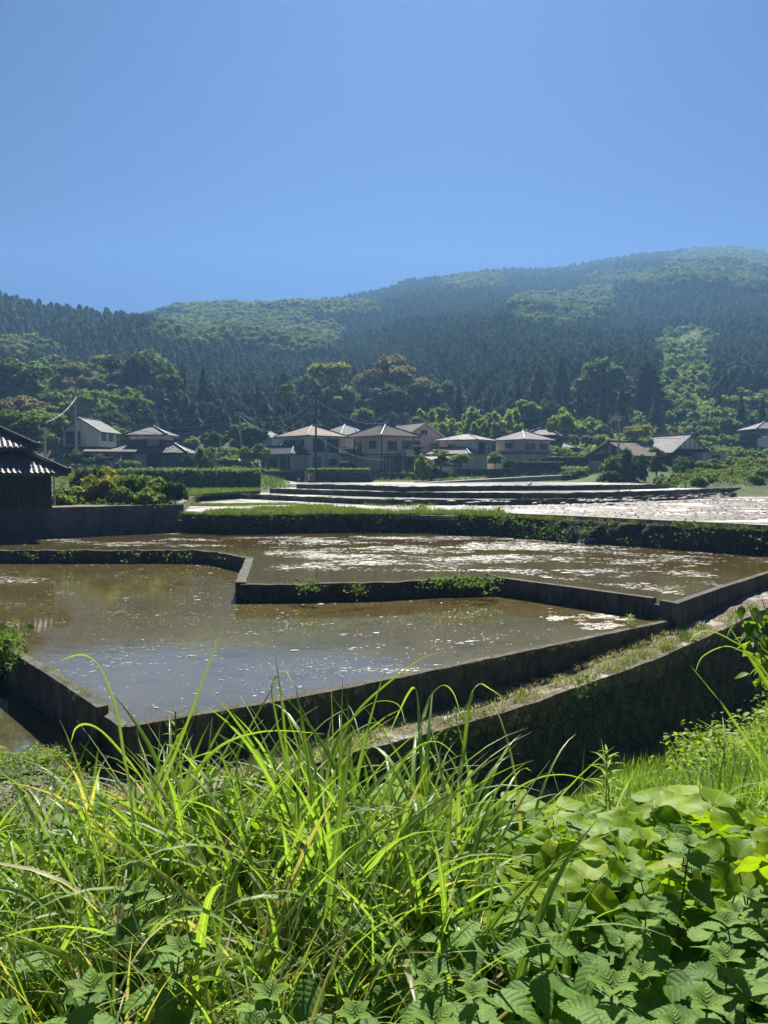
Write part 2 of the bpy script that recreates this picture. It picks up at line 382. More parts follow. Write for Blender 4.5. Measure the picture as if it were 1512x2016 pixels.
# path slab behind the hexagonal block wall
inner = [p for p in B_wall] 
pp = [tuple(p) for p in path_out] + [(28,46)] + [tuple(p) for p in A_wall[::-1]] + [tuple(p) for p in B_wall[::-1]] + [tuple(B_left2[0]), tuple(at_z(120,1480,Z_PATH).xy), tuple(at_z(-100,1500,Z_PATH).xy), (-20,12), (-20,3)]
def terr_poly(name, poly, z, mat, amp, step, fz=None):
    """irregular ground filling a polygon: grid cells whose centre is inside"""
    from mathutils.geometry import intersect_point_quad_2d
    P = poly; xs = [p[0] for p in P]; ys = [p[1] for p in P]
    def inside(x, y):
        c = False; n = len(P); j = n-1
        for i in range(n):
            xi, yi = P[i]; xj, yj = P[j]
            if (yi > y) != (yj > y) and x < (xj-xi)*(y-yi)/(yj-yi)+xi: c = not c
            j = i
        return c
    x0, x1, y0, y1 = min(xs), max(xs), min(ys), max(ys); nx = int((x1-x0)/step)+1; ny = int((y1-y0)/step)+1
    idx = {}; V = []; Fs = []
    def vid(i, j):
        if (i, j) not in idx:
            x = x0+i*step; y = y0+j*step; idx[(i,j)] = len(V)
            V.append((x, y, (fz(x) if fz else z) + amp*mnoise.noise(Vector((x*1.7,y*1.7,z))) + amp*.6*mnoise.noise(Vector((x*5,y*5,1)))))
        return idx[(i,j)]
    for j in range(ny):
        for i in range(nx):
            if inside(x0+(i+.5)*step, y0+(j+.5)*step): Fs.append((vid(i,j), vid(i+1,j), vid(i+1,j+1), vid(i,j+1)))
    mb = MB(); mb.add(V, Fs); return mb.build(name, mat, smooth=True)
mb = MB(); P = pp[:]; a = sum(P[i][0]*P[(i+1)%len(P)][1]-P[(i+1)%len(P)][0]*P[i][1] for i in range(len(P)))
if a < 0: P.reverse()
mb.prism(P, -6.9, Z_PATH-.12); tag(mb.build('path_base', M['straw_earth']), kind='structure')
tag(terr_poly('path', [(p[0], p[1]) for p in pp], Z_PATH, M['straw_earth'], .045, .16, pz), kind='structure')

# hexagonal block revetment under the path
hx = MB(); hb = MB()
L = [0]
for i in range(len(path_out)-1): L.append(L[-1]+(path_out[i+1]-path_out[i]).length)
def on_path(s):
    i = 0
    while i < len(L)-2 and L[i+1] < s: i += 1
    t = (s-L[i])/(L[i+1]-L[i]); p = path_out[i].lerp(path_out[i+1], t); d = (path_out[i+1]-path_out[i]).normalized(); return p, Vector((d.y, -d.x))
def wallpt(s, z, out):
    p, n = on_path(s); off = .05 + (pz(p.x) - z)*.16 + out
    return (p.x+n.x*off, p.y+n.y*off, z)
hr = .27; row = 0; z = -3.9-.28
while z > -6.9:
    s = .3 + (hr*.87 if row % 2 else 0)
    while s < L[-1]-.4:
        c = []
        if z > pz(on_path(s)[0].x)-.24: s += hr*1.76; continue
        for rr, out in ((hr*1.0, -.02), (hr*.86, .035), (hr*.66, .045), (hr*.52, -.005)):
            for k in range(6):
                a = math.pi/6+math.pi/3*k; c.append(wallpt(s+rr*math.cos(a), z+rr*math.sin(a), out+random.uniform(-.006,.006)))
        c.append(wallpt(s, z, -.01))
        fs = [(g*6+k, g*6+(k+1)%6, (g+1)*6+(k+1)%6, (g+1)*6+k) for g in range(3) for k in range(6)]+[(18+k, 18+(k+1)%6, 24) for k in range(6)]
        hx.add(c, fs); s += hr*1.76
    z -= hr*1.52; row += 1
root = empty('revetment_wall', (0,0,0)); tag(root, 'tall dark revetment of hexagonal concrete blocks below the weedy path', 'wall')
nb = 90; V = []; Fs = []
for k in range(nb):
    s = .01+(L[-1]-.02)*k/(nb-1); V += [wallpt(s, -6.95, -.06), wallpt(s, pz(on_path(s)[0].x)-.06, -.06)]
Fs = [(2*k, 2*k+2, 2*k+3, 2*k+1) for k in range(nb-1)]; hb.add(V, Fs)
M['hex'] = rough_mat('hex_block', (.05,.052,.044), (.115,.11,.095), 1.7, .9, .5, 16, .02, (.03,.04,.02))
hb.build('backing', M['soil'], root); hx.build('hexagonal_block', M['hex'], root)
mb = MB(); cpts = [on_path(.02+(L[-1]-.04)*k/60)[0] for k in range(61)]; mb.ribbon(cpts, .2, -5.0, [pz(p.x)+.02 for p in cpts], .03, .35); mb.build('coping', M['straw_earth'], root)

# --- general ground sheet far out to the hills
MAIN = [(-900,690,430),(-300,660,430),(100,650,440),(325,608,470),(345,600,480),(420,596,500),(540,596,530),(620,590,560),(700,578,590),(760,566,610),(800,550,640),(900,541,670),(960,531,690),(1090,527,720),(1160,516,740),(1250,501,770),(1350,491,790),(1430,487,800),(1512,502,810),(1700,545,820),(2200,640,840)]
LEFT = [(-900,560,330),(-200,548,330),(0,572,330),(100,596,325),(200,607,315),(300,620,300),(360,640,290),(500,690,260),(620,745,230),(700,800,200)]
def ridge(T, px):
    if px <= T[0][0]: return T[0][1], T[0][2]
    for a, b_ in zip(T, T[1:]):
        if px <= b_[0]:
            t = (px-a[0])/(b_[0]-a[0]); t2 = t; return a[1]+(b_[1]-a[1])*t2, a[2]+(b_[2]-a[2])*t
    return T[-1][1], T[-1][2]
def low_z(x, y):
    u = x/max(y, 20); base = interp([(0,-7.2),(20,-7.2),(30,-6.5),(34,-4.9),(46,-4.3),(56,-3.3),(80,-2.9),(88,-1.55),(98,-1.5),(107,-1.2),(113,-.3),(128,.1),(150,1.2),(200,3)], y)
    u0_ = .36 if y < 103 else .24
    if u > u0_ and y > 60: base += min(1, (u-u0_)/.05)*interp([(76,0),(84,1.0),(90,.7),(100,1.2),(112,1.0),(125,1.4),(145,2)], y)
    if u < -.12 and y > 56: base += min(1, (-.12-u)/.06)*interp([(56,0),(76,0),(84,.9),(88,.5),(100,1.3),(112,.9),(130,.6)], y)
    return base
def hill_z(x, y):
    u = x/y; px = u*F_PX+CX; z = low_z(x, y)
    for T, foot in ((MAIN, 132), (LEFT, 128)):
        py, Yr = ridge(T, px)
        zr = (928-py)/F_PX*Yr - (8.5 if T is MAIN else 6); f = foot + 10*mnoise.noise(Vector((u*3, 1.3, foot)))
        if y > f:
            t = (y-f)/(Yr-f)
            if t < 1: h = 1.0 + (zr-1)*(t*.92+.08*t*t)
            else: h = zr - (y-Yr)*.35
            if T is LEFT and px > 640: h -= (px-640)*.25
            h += 9*min(1, 4*t*max(0, 1-t)) * (mnoise.noise(Vector((x*.012, y*.012, 5)))+.4*mnoise.noise(Vector((x*.03, y*.03, 8)))) if t < 1 else 0
            z = max(z, h)
    return z
us = np.linspace(-.95, .95, 150); ys = np.concatenate([np.linspace(20, 130, 50), np.linspace(133, 900, 130), [1000,1300,2000,3500]])
V = []; Fs = []
for y in ys:
    for u in us:
        x = u*max(y, 60); V.append((x, y, hill_z(x, y) if y < 900 else (hill_z(u*900, 900) if y<=1000 else -5)))
nu = len(us); g = [(j*nu+i, j*nu+i+1, (j+1)*nu+i+1, (j+1)*nu+i) for j in range(len(ys)-1) for i in range(nu-1)]
lo = [f for f in g if ys[f[0]//nu] < 130]; hi = [f for f in g if ys[f[0]//nu] >= 130]
def sub(name, faces, mat):
    used = sorted({i for f in faces for i in f}); mp = {k: n for n, k in enumerate(used)}
    mb = MB(); mb.add([V[k] for k in used], [tuple(mp[i] for i in f) for f in faces]); return tag(mb.build(name, mat, smooth=True), kind='structure')
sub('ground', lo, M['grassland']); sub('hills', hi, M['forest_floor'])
mb = MB(); mb.add([(-6000,-3000,-7.4),(6000,-3000,-7.4),(6000,6000,-7.4),(-6000,6000,-7.4)], [(0,1,2,3)]); tag(mb.build('ground_plain', M['soil']), kind='structure')
# ------------------------------------------------------------------ foliage
def leaf_mat(name, c1, c2, trans=.35, rough=.75, per_obj=.0, spec=.12, tcol=None, attr=None):
    m, nt, b = new_mat(name); out = nt.nodes['Material Output']
    oi = N(nt, 'ShaderNodeObjectInfo'); v = coords(nt)
    f = noise(nt, v, .9 if attr is None else 6, 3, .6)
    g = N(nt, 'ShaderNodeNewGeometry')
    fac = math_(nt, 'ADD', math_(nt, 'MULTIPLY', f, .6), math_(nt, 'MULTIPLY', g.outputs['Random Per Island'], .45))
    if per_obj: fac = math_(nt, 'ADD', math_(nt, 'MULTIPLY', oi.outputs['Random'], per_obj), math_(nt, 'MULTIPLY', fac, 1-per_obj))
    col = ramp(nt, fac, [(.25, c1), (.8, c2)])
    nt.links.new(col, b.inputs['Base Color']); b.inputs['Roughness'].default_value = rough; b.inputs['Specular IOR Level'].default_value = spec
    tr = N(nt, 'ShaderNodeBsdfTranslucent'); nt.links.new(mix(nt, 1.0, col, tcol or (1.25,1.35,.6), 'MULTIPLY'), tr.inputs[0])
    ms = N(nt, 'ShaderNodeMixShader'); ms.inputs[0].default_value = trans
    nt.links.new(b.outputs[0], ms.inputs[1]); nt.links.new(tr.outputs[0], ms.inputs[2]); nt.links.new(ms.outputs[0], out.inputs[0]); return m
M['bark'] = rough_mat('bark', (.05,.04,.03), (.10,.08,.06), 3, .95, .8, 12, .03)
M['f_cedar'] = leaf_mat('cedar_foliage', (.028,.056,.026), (.07,.115,.045), .25, .85, .5)
M['f_broad_far'] = leaf_mat('broadleaf_far_foliage', (.08,.13,.03), (.19,.23,.07), .32, .85, .5)
M['f_dark'] = leaf_mat('evergreen_foliage', (.035,.068,.022), (.085,.13,.04), .3)
M['f_green'] = leaf_mat('broadleaf_foliage', (.065,.12,.025), (.16,.23,.055), .38)
M['f_light'] = leaf_mat('light_foliage', (.12,.19,.035), (.27,.33,.08), .42)
M['f_yellow'] = leaf_mat('yellow_green_foliage', (.16,.18,.025), (.30,.31,.05), .42)
M['f_brown'] = leaf_mat('flowering_foliage', (.12,.11,.05), (.32,.26,.14), .3)
M['f_bamboo'] = leaf_mat('bamboo_foliage', (.14,.20,.035), (.28,.34,.08), .42)

def quads(C, Nn, sz, asp=1.6, fold=.25):
    """folded leaf clumps: C centres, Nn normals, sz sizes -> V, F (quads; 6 verts, 2 quads each)"""
    n = len(C); r = rng.normal(size=(n,3)); t = np.cross(Nn, r); t /= np.linalg.norm(t, axis=1)[:,None]+1e-9
    s = np.cross(Nn, t); L = (sz*asp/2)[:,None]; Wd = (sz/2)[:,None]; fo = (sz*fold)[:,None]*Nn
    V = np.stack([C-t*L, C-t*L*.1+s*Wd-fo, C+t*L, C-t*L*.1-s*Wd-fo], 1).reshape(-1,3)
    F_ = np.arange(n*4).reshape(n,4); return V, F_
def rdir(n):
    d = rng.normal(size=(n,3)); return d/np.linalg.norm(d, axis=1)[:,None]
def crown_mesh(lobes, per, size, rough=.35, under=.25):
    VV = []; 
    for (c, r) in lobes:
        n = int(per*r*r); d = rdir(n); d[:,2] = np.where(d[:,2] < -under, -d[:,2]*.6, d[:,2]); d /= np.linalg.norm(d,axis=1)[:,None]
        rr = r*(1-.45*rng.random(n)**2.2)*(1+.16*np.sin(d[:,0]*7+c[0])*np.cos(d[:,1]*6+c[1]*2)+.1*np.sin(d[:,2]*13+c[2]))
        C = np.array(c)+d*rr[:,None]*np.array([1,1,.82]); nn = d+rdir(n)*.75; nn /= np.linalg.norm(nn,axis=1)[:,None]
        V, F_ = quads(C, nn, size*(.6+.8*rng.random(n))); VV.append(V)
    V = np.concatenate(VV); return V, np.arange(len(V)).reshape(-1,4)
def lobes_for(kind, seed):
    r_ = random.Random(seed); out = []
    if kind == 'round':       # about 10 m tall, 9 m wide
        for k in range(22):
            a = r_.random()*6.28; q = r_.random()**.6*3.3; z = 4.0+r_.random()*4.6; q *= math.sqrt(max(.08, 1-((z-5.8)/4.2)**2))
            out.append(((q*math.cos(a), q*math.sin(a), z), 1.0+r_.random()*.9))
        out.append(((0,0,5.8), 2.6))
    elif kind == 'wide':
        for k in range(26):
            a = r_.random()*6.28; q = r_.random()**.55*4.6; z = 5.4+2.6*(1-(q/4.8)**2)+r_.uniform(-1.6,.6)
            out.append(((q*math.cos(a), q*math.sin(a), z), .9+r_.random()*.8))
    elif kind == 'tall':
        for k in range(22):
            z = 2.6+r_.random()*8.2; a = r_.random()*6.28; q = r_.random()**.6*2.3*math.sqrt(max(.1, 1-((z-6)/5.6)**2))
            out.append(((q*math.cos(a), q*math.sin(a), z), .8+r_.random()*.75))
        out.append(((0,0,6), 1.8))
    elif kind == 'bush':      # about 2 m tall
        for k in range(16):
            a = r_.random()*6.28; q = r_.random()**.6*1.05; z = .12+r_.random()*1.3*(1-q*.45)
            out.append(((q*math.cos(a), q*math.sin(a), z), .35+r_.random()*.28))
        out.append(((0,0,.5), .75))
    return out
def trunk_mb(h, r, nl, spread, seed, z0=-.6):
    r_ = random.Random(seed); mb = MB(); pts = [(0,0,z0)]
    for k in range(1,6): pts.append((r_.uniform(-.12,.12)*k*.5, r_.uniform(-.12,.12)*k*.5, h*k/5))
    mb.tube(pts, [r*(1.15-.17*k) for k in range(6)], 7)
    for k in range(nl):
        a = 6.28*k/nl+r_.random(); zb = h*(.35+.5*r_.random()); b0 = Vector((0,0,zb)); e = Vector((math.cos(a)*spread, math.sin(a)*spread, zb+spread*.9))
        mb.tube([b0, b0.lerp(e,.5)+Vector((0,0,-.15)), e], [r*.42, r*.28, r*.08], 5)
    return mb
PROTO = {}
def mesh_only(o):
    me = o.data; bpy.data.objects.remove(o); return me
for k, (kind, sd_, per, sz) in {'round1':('round',1,115,.42),'round2':('round',5,115,.42),'wide1':('wide',3,150,.42),'wide2':('wide',9,150,.42),'tall1':('tall',4,150,.40),'tall2':('tall',11,150,.40),
        'bush1':('bush',2,900,.14),'bush2':('bush',6,900,.14),'bush3':('bush',8,420,.22),'bush4':('bush',13,420,.22)}.items():
    V, F_ = crown_mesh(lobes_for(kind, sd_), per, sz)
    PROTO[k] = mesh_only(np_mesh('crown_'+kind, V, F_, M['f_green']))
def cedar_mesh(n, H, Rb, sz, seed, blunt=.75):
    g = np.random.default_rng(seed); h = g.random(n)**.85*.93+.05; a = g.random(n)*6.283
    tier = .82+.18*np.sin(h*38+a*2+seed)
    rr = Rb*(1-h)**blunt*(1-.4*g.random(n)**2)*tier*(.85+.15*np.sin(a*3+seed))
    C = np.stack([rr*np.cos(a), rr*np.sin(a), H*(.12+.88*h)], 1); d = np.stack([np.cos(a), np.sin(a), .55+0*a],1)+rdir(n)*.55; d /= np.linalg.norm(d,axis=1)[:,None]
    return quads(C, d, sz*(.6+.8*g.random(n))*(1.15-.6*h), 1.9)
for k in range(3):
    V, F_ = cedar_mesh(1900, 15, 2.7, .55, k+1); PROTO['cedar%d' % (k+1)] = mesh_only(np_mesh('crown_cedar', V, F_, M['f_cedar']))
PROTO['t_round'] = mesh_only(trunk_mb(6.2, .28, 6, 2.2, 1).build('trunk_mesh', M['bark']))
PROTO['t_tall'] = mesh_only(trunk_mb(8.5, .24, 7, 1.4, 2).build('trunk_mesh', M['bark']))
PROTO['t_cedar'] = mesh_only(trunk_mb(13.5, .24, 0, 1, 3).build('trunk_mesh', M['bark']))
PROTO['t_bush'] = mesh_only(trunk_mb(.9, .05, 6, .55, 4, -.2).build('trunk_mesh', M['bark']))
def child(name, me, parent, mat=None):
    o = bpy.data.objects.new(name, me); COL.objects.link(o); o.parent = parent
    if mat: o.material_slots[0].link = 'OBJECT'; o.material_slots[0].material = mat
    return o
def tree(name, proto, trunk, mat, loc, s, label, cat, group=None, sx=1.0, sz=1.0):
    r = empty(name, loc, random.random()*6.28); r.scale = (s*sx, s*sx, s*sz)
    child('crown', PROTO[proto], r, M[mat]); child('trunk', PROTO[trunk], r)
    return tag(r, label, cat, group)

# far woods on the slopes: thousands of crowns, nobody could count them
pc = bpy.data.collections.new('forest_kinds')
kinds = []
for k in range(3):
    V, F_ = cedar_mesh(260, 8.6, 3.0, 1.0, 20+k, .38); kinds.append(np_mesh('a_cedar_%d' % k, V, F_, M['f_cedar'], link=False))
for k in range(3):
    V, F_ = crown_mesh(lobes_for('round', 30+k), 13, 1.05); kinds.append(np_mesh('b_broad_%d' % k, V, F_, M['f_broad_far'], link=False))
for o in kinds: pc.objects.link(o)
def in_ell(px, py, L_):
    for (a, b_, ra, rb) in L_:
        if ((px-a)/ra)**2+((py-b_)/rb)**2 < 1: return True
    return False
BROAD = [(430,615,130,30),(580,640,90,24),(660,598,90,10),(930,550,60,14),(1100,590,95,22),(1300,540,150,12),(1420,515,110,26),(1330,700,50,28),(1345,760,42,70),(140,730,150,30),(20,790,90,60),(60,650,60,16),(1200,720,40,18),(1480,540,60,20),(560,600,60,16),(1170,570,40,14)]
pts = []; idx = []; scl = []; rot = []
yy = 140.0
while yy < 835:
    step = (3.1 if yy < 340 else 3.1+(yy-340)*.006 if yy < 480 else 3.95+(yy-480)*.002); u0 = .62
    x = -u0*yy - 20
    while x < u0*yy+20:
        X = x+random.uniform(-.45,.45)*step; Y = yy+random.uniform(-.45,.45)*step; z = hill_z(X, Y)
        px = X/Y*F_PX+CX
        p1, Y1 = ridge(MAIN, px); p2, Y2 = ridge(LEFT, px)
        zz = z+10; py = 928 - zz/Y*F_PX
        if Y < Y1+14 and z > 4.5 + 1.5*math.sin(px*.02) and not (px > 1085 and Y < 186+8*math.sin(px*.03)) and not (1288+8*math.sin(Y*.09) < px < 1392+9*math.sin(Y*.07) and Y < 335):
            # gully of light shrubs on the right has no cedars
            br = in_ell(px, py, BROAD)
            pts.append((X, Y, z-.8)); 
            if br: idx.append(random.choice((3,4,5))); scl.append(random.uniform(.65,1.05)*(.7 if Y < 340 else .95))
            else:
                idx.append(random.choice((0,1,2))); scl.append(random.uniform(.72,1.12)*(.72 if Y < 340 else .72+(Y-340)*.0015 if Y < 460 else .9))
            rot.append(random.random()*6.28)
        x += step
    yy += step
me = bpy.data.meshes.new('forest'); me.from_pydata(pts, [], [])
for an, arr, ty in (('kind', idx, 'INT'), ('size', scl, 'FLOAT'), ('turn', rot, 'FLOAT')):
    a = me.attributes.new(an, ty, 'POINT'); a.data.foreach_set('value', arr)
forest = bpy.data.objects.new('forest', me); COL.objects.link(forest); tag(forest, kind='stuff')
forest['label'] = 'dark cedar and broadleaf forest covering the hazy hillsides'; forest['category'] = 'forest'
ng = bpy.data.node_groups.new('scatter', 'GeometryNodeTree')
ng.interface.new_socket('Geometry', in_out='INPUT', socket_type='NodeSocketGeometry'); ng.interface.new_socket('Geometry', in_out='OUTPUT', socket_type='NodeSocketGeometry')
gi = ng.nodes.new('NodeGroupInput'); go = ng.nodes.new('NodeGroupOutput'); ip = ng.nodes.new('GeometryNodeInstanceOnPoints'); ci = ng.nodes.new('GeometryNodeCollectionInfo')
ci.inputs[0].default_value = pc; ci.inputs['Separate Children'].default_value = True; ci.inputs['Reset Children'].default_value = True; ci.transform_space = 'ORIGINAL'
ip.inputs['Pick Instance'].default_value = True
def na(nm, ty):
    n = ng.nodes.new('GeometryNodeInputNamedAttribute'); n.data_type = ty; n.inputs[0].default_value = nm; return n.outputs[0]
cb = ng.nodes.new('ShaderNodeCombineXYZ'); ng.links.new(na('turn','FLOAT'), cb.inputs[2])
ng.links.new(gi.outputs[0], ip.inputs['Points']); ng.links.new(ci.outputs[0], ip.inputs['Instance']); ng.links.new(na('kind','INT'), ip.inputs['Instance Index'])
er = ng.nodes.new('FunctionNodeEulerToRotation'); ng.links.new(cb.outputs[0], er.inputs[0]); ng.links.new(er.outputs[0], ip.inputs['Rotation'])
ng.links.new(na('size','FLOAT'), ip.inputs['Scale']); ng.links.new(ip.outputs[0], go.inputs[0])
md = forest.modifiers.new('scatter', 'NODES'); md.node_group = ng
print('forest', len(pts))
# ------------------------------------------------------------------ houses
def plaster(name, c, d=.75, stain=(.8,.8,.78)):
    return rough_mat(name, tuple(x*d for x in c), c, .5, .9, .15, 30, .005, tuple(a*b_*.8 for a, b_ in zip(c, stain)), True)
M['white_wall'] = plaster('white_plaster', (.88,.84,.77), .9); M['cream_wall'] = plaster('cream_plaster', (.88,.66,.42), .85); M['pink_wall'] = plaster('pink_siding', (.80,.60,.55), .85)
M['blue_wall'] = plaster('pale_blue_siding', (.50,.68,.70), .85); M['orange_wall'] = plaster('orange_plaster', (.78,.48,.28), .85); M['beige_wall'] = plaster('beige_plaster', (.68,.61,.50), .85)
M['dark_wood'] = rough_mat('dark_wood', (.022,.018,.015), (.055,.045,.036), 2.5, .8, .5, 25, .01, (.07,.06,.05), True)
M['brown_wood'] = rough_mat('brown_wood', (.06,.04,.028), (.12,.085,.06), 2.5, .8, .4, 25, .01)
M['grey_wall'] = plaster('grey_board', (.30,.29,.27))
def tile_mat(name, c1, c2, rgh=.45, spec=.5):
    m = rough_mat(name, c1, c2, 1.3, min(1, rgh*1.25), .3, 18, .01, tuple(x*.6 for x in c1), spec=spec*.5 if name != 'dark_roof_tile' else spec); return m
M['tile_dark'] = tile_mat('dark_roof_tile', (.06,.06,.065), (.11,.11,.115), .48, .38)
M['tile_grey'] = tile_mat('grey_roof_tile', (.10,.095,.09), (.17,.16,.155), .55, .25)
M['tile_tan'] = tile_mat('tan_roof_tile', (.25,.20,.165), (.36,.30,.25), .6, .25)
M['tile_brown'] = tile_mat('brown_roof_tile', (.065,.052,.045), (.11,.09,.075), .7, .15)
M['tile_blue'] = tile_mat('slate_roof_tile', (.045,.055,.07), (.08,.09,.11), .55, .25)
M['sheet_pale'] = tile_mat('pale_sheet_roof', (.27,.25,.235), (.40,.37,.35), .65, .2)
M['sheet_rust'] = tile_mat('weathered_sheet_roof', (.13,.10,.085), (.27,.23,.20), .75, .15)
M['ridge_dark'] = rough_mat('ridge_tile', (.05,.05,.055), (.10,.10,.11), 4, .5, .4, 10, .01)
def simple(name, c, r=.6, metal=0, spec=.5):
    m, nt, b = new_mat(name); b.inputs['Base Color'].default_value = (*c, 1); b.inputs['Roughness'].default_value = r; b.inputs['Metallic'].default_value = metal; b.inputs['Specular IOR Level'].default_value = spec
    v = coords(nt); col = mix(nt, ramp(nt, noise(nt, v, 3, 5, .6), [(.35,(0,0,0)),(.75,(1,1,1))]), c, tuple(x*.72 for x in c)); nt.links.new(col, b.inputs['Base Color']); return m
M['frame_dark'] = simple('bronze_window_frame', (.045,.04,.038), .5); M['frame_light'] = simple('white_trim', (.62,.61,.58), .5)
M['glass'] = simple('window_glass', (.035,.045,.05), .08, 0, .8); M['curtain'] = simple('curtained_glass', (.30,.33,.33), .25)
M['metal_grey'] = simple('grey_metal', (.22,.22,.22), .5, .3); M['pole_conc'] = simple('pole_concrete', (.46,.46,.44), .85); M['pole_steel'] = simple('pole_steel', (.30,.31,.32), .45, .5)
M['wire'] = simple('cable_black', (.05,.05,.055), .5); M['wire_light'] = simple('cable_grey', (.30,.31,.33), .5)
M['red'] = simple('red_plastic', (.55,.06,.03), .5); M['paper'] = simple('paper_white', (.72,.72,.68), .8); M['solar'] = simple('solar_glass', (.45,.5,.52), .15)
M['eave_wood'] = simple('eave_board', (.16,.13,.11), .8); M['eave_white'] = simple('eave_white', (.5,.48,.45), .8)

def slope(mb, e0, e1, t0, t1, pitch=.33, amp=.045, courses=0, step=.02, thick=.12):
    """ribbed roof plane: eave corners e0, e1, top corners t0, t1 (t0 == t1 for a triangle)"""
    e0, e1, t0, t1 = map(Vector, (e0, e1, t0, t1)); A = (e1-e0); La = A.length; a = A/La
    n = a.cross((t0+t1)/2-(e0+e1)/2).normalized()
    if n.z < 0: n = -n
    bdir = n.cross(a).normalized()
    if bdir.z < 0: bdir = -bdir
    def ab(p): d = p-e0; return d.dot(a), d.dot(bdir)
    (a0, b0), (a1, b1) = ab(t0), ab(t1)
    if a1 < a0: (a0, b0), (a1, b1) = (a1, b1), (a0, b0)
    def bmax(s):
        if s < a0: return b0*max(0, s)/max(a0, 1e-6) if a0 > 1e-6 else b0
        if s > a1: return b1*max(0, La-s)/max(La-a1, 1e-6) if La-a1 > 1e-6 else b1
        return b0+(b1-b0)*(s-a0)/max(a1-a0, 1e-6)
    nr = max(2, round(La/pitch)); per = 4; cols = nr*per+1; rows = max(1, courses); V = []
    bm_ = max(b0, b1)
    for i in range(cols):
        s = La*i/(cols-1); h = amp*(math.cos(2*math.pi*i/per)*.5+.5); bm = max(bmax(s), .001)
        for r in range(rows+1):
            bb = min(bm, bm_*r/rows) if rows > 1 else bm*r
            off = h + (step*(1-((r) % 2)) if rows > 1 else 0)
            p = e0+a*s+bdir*bb+n*off; V.append(p)
    m = rows+1; Fs = [(i*m+r, (i+1)*m+r, (i+1)*m+r+1, i*m+r+1) for i in range(cols-1) for r in range(rows)]
    mb.add(V, Fs)
    lo = [e0-n*thick*.2, e1-n*thick*.2, t1-n*thick*.2, t0-n*thick*.2]
    lo2 = [p-Vector((0,0,thick)) for p in lo]
    mb.add(lo+lo2, [(0,1,2,3),(7,6,5,4),(0,4,5,1),(1,5,6,2),(3,2,6,7),(0,3,7,4)])
def hip_roof(parent, x0, x1, y0, y1, z, rise, mat, oh=.7, ridge_mat='ridge_dark', name='roof', pitch=.36, amp=.05, capr=.09, top=None, courses=0, horn=0):
    X0, X1, Y0, Y1 = x0-oh, x1+oh, y0-oh, y1+oh; w, d = X1-X0, Y1-Y0; h = min(w, d)/2
    if top is not None: h = top; zt = z+rise
    if w >= d: r0, r1 = (X0+h, (Y0+Y1)/2), (X1-h, (Y0+Y1)/2)
    else: r0, r1 = ((X0+X1)/2, Y0+h), ((X0+X1)/2, Y1-h)
    c = [(X0,Y0,z),(X1,Y0,z),(X1,Y1,z),(X0,Y1,z)]; a = (*r0, z+rise); b = (*r1, z+rise); mb = MB()
    if w >= d: S_ = [(c[0],c[1],a,b),(c[2],c[3],b,a),(c[3],c[0],a,a),(c[1],c[2],b,b)]; hips = [(c[0],a),(c[3],a),(c[1],b),(c[2],b)]
    else: S_ = [(c[0],c[1],a,a),(c[2],c[3],b,b),(c[3],c[0],b,a),(c[1],c[2],a,b)]; hips = [(c[0],a),(c[1],a),(c[2],b),(c[3],b)]
    for s in S_: slope(mb, *s, pitch=pitch, amp=amp, courses=courses)
    r = mb.build(name, M[mat], parent)
    cp = MB(); up = Vector((0,0,capr*.9))
    for p, q in hips: cp.tube([Vector(p)+up, Vector(q)+up], capr, 6)
    if (Vector(a)-Vector(b)).length > .2: cp.tube([Vector(a)+up*1.3, Vector(b)+up*1.3], capr*1.35, 6)
    if horn:
        for p in c: q = Vector(p); cp.tube([q+Vector((0,0,.05)), q+(q-Vector(((X0+X1)/2,(Y0+Y1)/2,q.z))).normalized()*.18+Vector((0,0,horn))], [capr*1.5, capr*.8], 6)
    cp.build('ridge_cap', M[ridge_mat], r)
    gt = MB()
    for i in range(4): gt.tube([Vector(c[i])-Vector((0,0,.1)), Vector(c[(i+1)%4])-Vector((0,0,.1))], .07, 6)
    gt.build('gutter', M['frame_dark'], r); return r
def gable_roof(parent, x0, x1, y0, y1, z, rise, mat, along='y', oh=.6, ridge_mat='ridge_dark', name='roof', pitch=.36, amp=.045, capr=.09):
    mb = MB(); X0, X1, Y0, Y1 = x0-oh, x1+oh, y0-oh, y1+oh
    if along == 'y':
        xm = (x0+x1)/2; ov = rise/((x1-x0)/2)*oh; z0 = z-ov; a, b = (xm,Y0,z+rise), (xm,Y1,z+rise)
        slope(mb, (X0,Y0,z0), (X0,Y1,z0), a, b, pitch, amp); slope(mb, (X1,Y0,z0), (X1,Y1,z0), a, b, pitch, amp)
    else:
        ym = (y0+y1)/2; ov = rise/((y1-y0)/2)*oh; z0 = z-ov; a, b = (X0,ym,z+rise), (X1,ym,z+rise)
        slope(mb, (X0,Y0,z0), (X1,Y0,z0), a, b, pitch, amp); slope(mb, (X0,Y1,z0), (X1,Y1,z0), a, b, pitch, amp)
    r = mb.build(name, M[mat], parent); cp = MB(); up = Vector((0,0,capr)); cp.tube([Vector(a)+up, Vector(b)+up], capr*1.3, 6); cp.build('ridge_cap', M[ridge_mat], r); return r
def gable_wall(mb, x0, x1, y0, y1, z, rise, along='y'):
    if along == 'y':
        xm = (x0+x1)/2; mb.add([(x0,y0,z),(x1,y0,z),(xm,y0,z+rise),(x0,y1,z),(x1,y1,z),(xm,y1,z+rise)], [(0,1,2),(5,4,3),(0,2,5,3),(1,4,5,2)])
    else:
        ym = (y0+y1)/2; mb.add([(x0,y0,z),(x0,y1,z),(x0,ym,z+rise),(x1,y0,z),(x1,y1,z),(x1,ym,z+rise)], [(0,2,1),(3,4,5),(0,3,5,2),(1,2,5,4)])
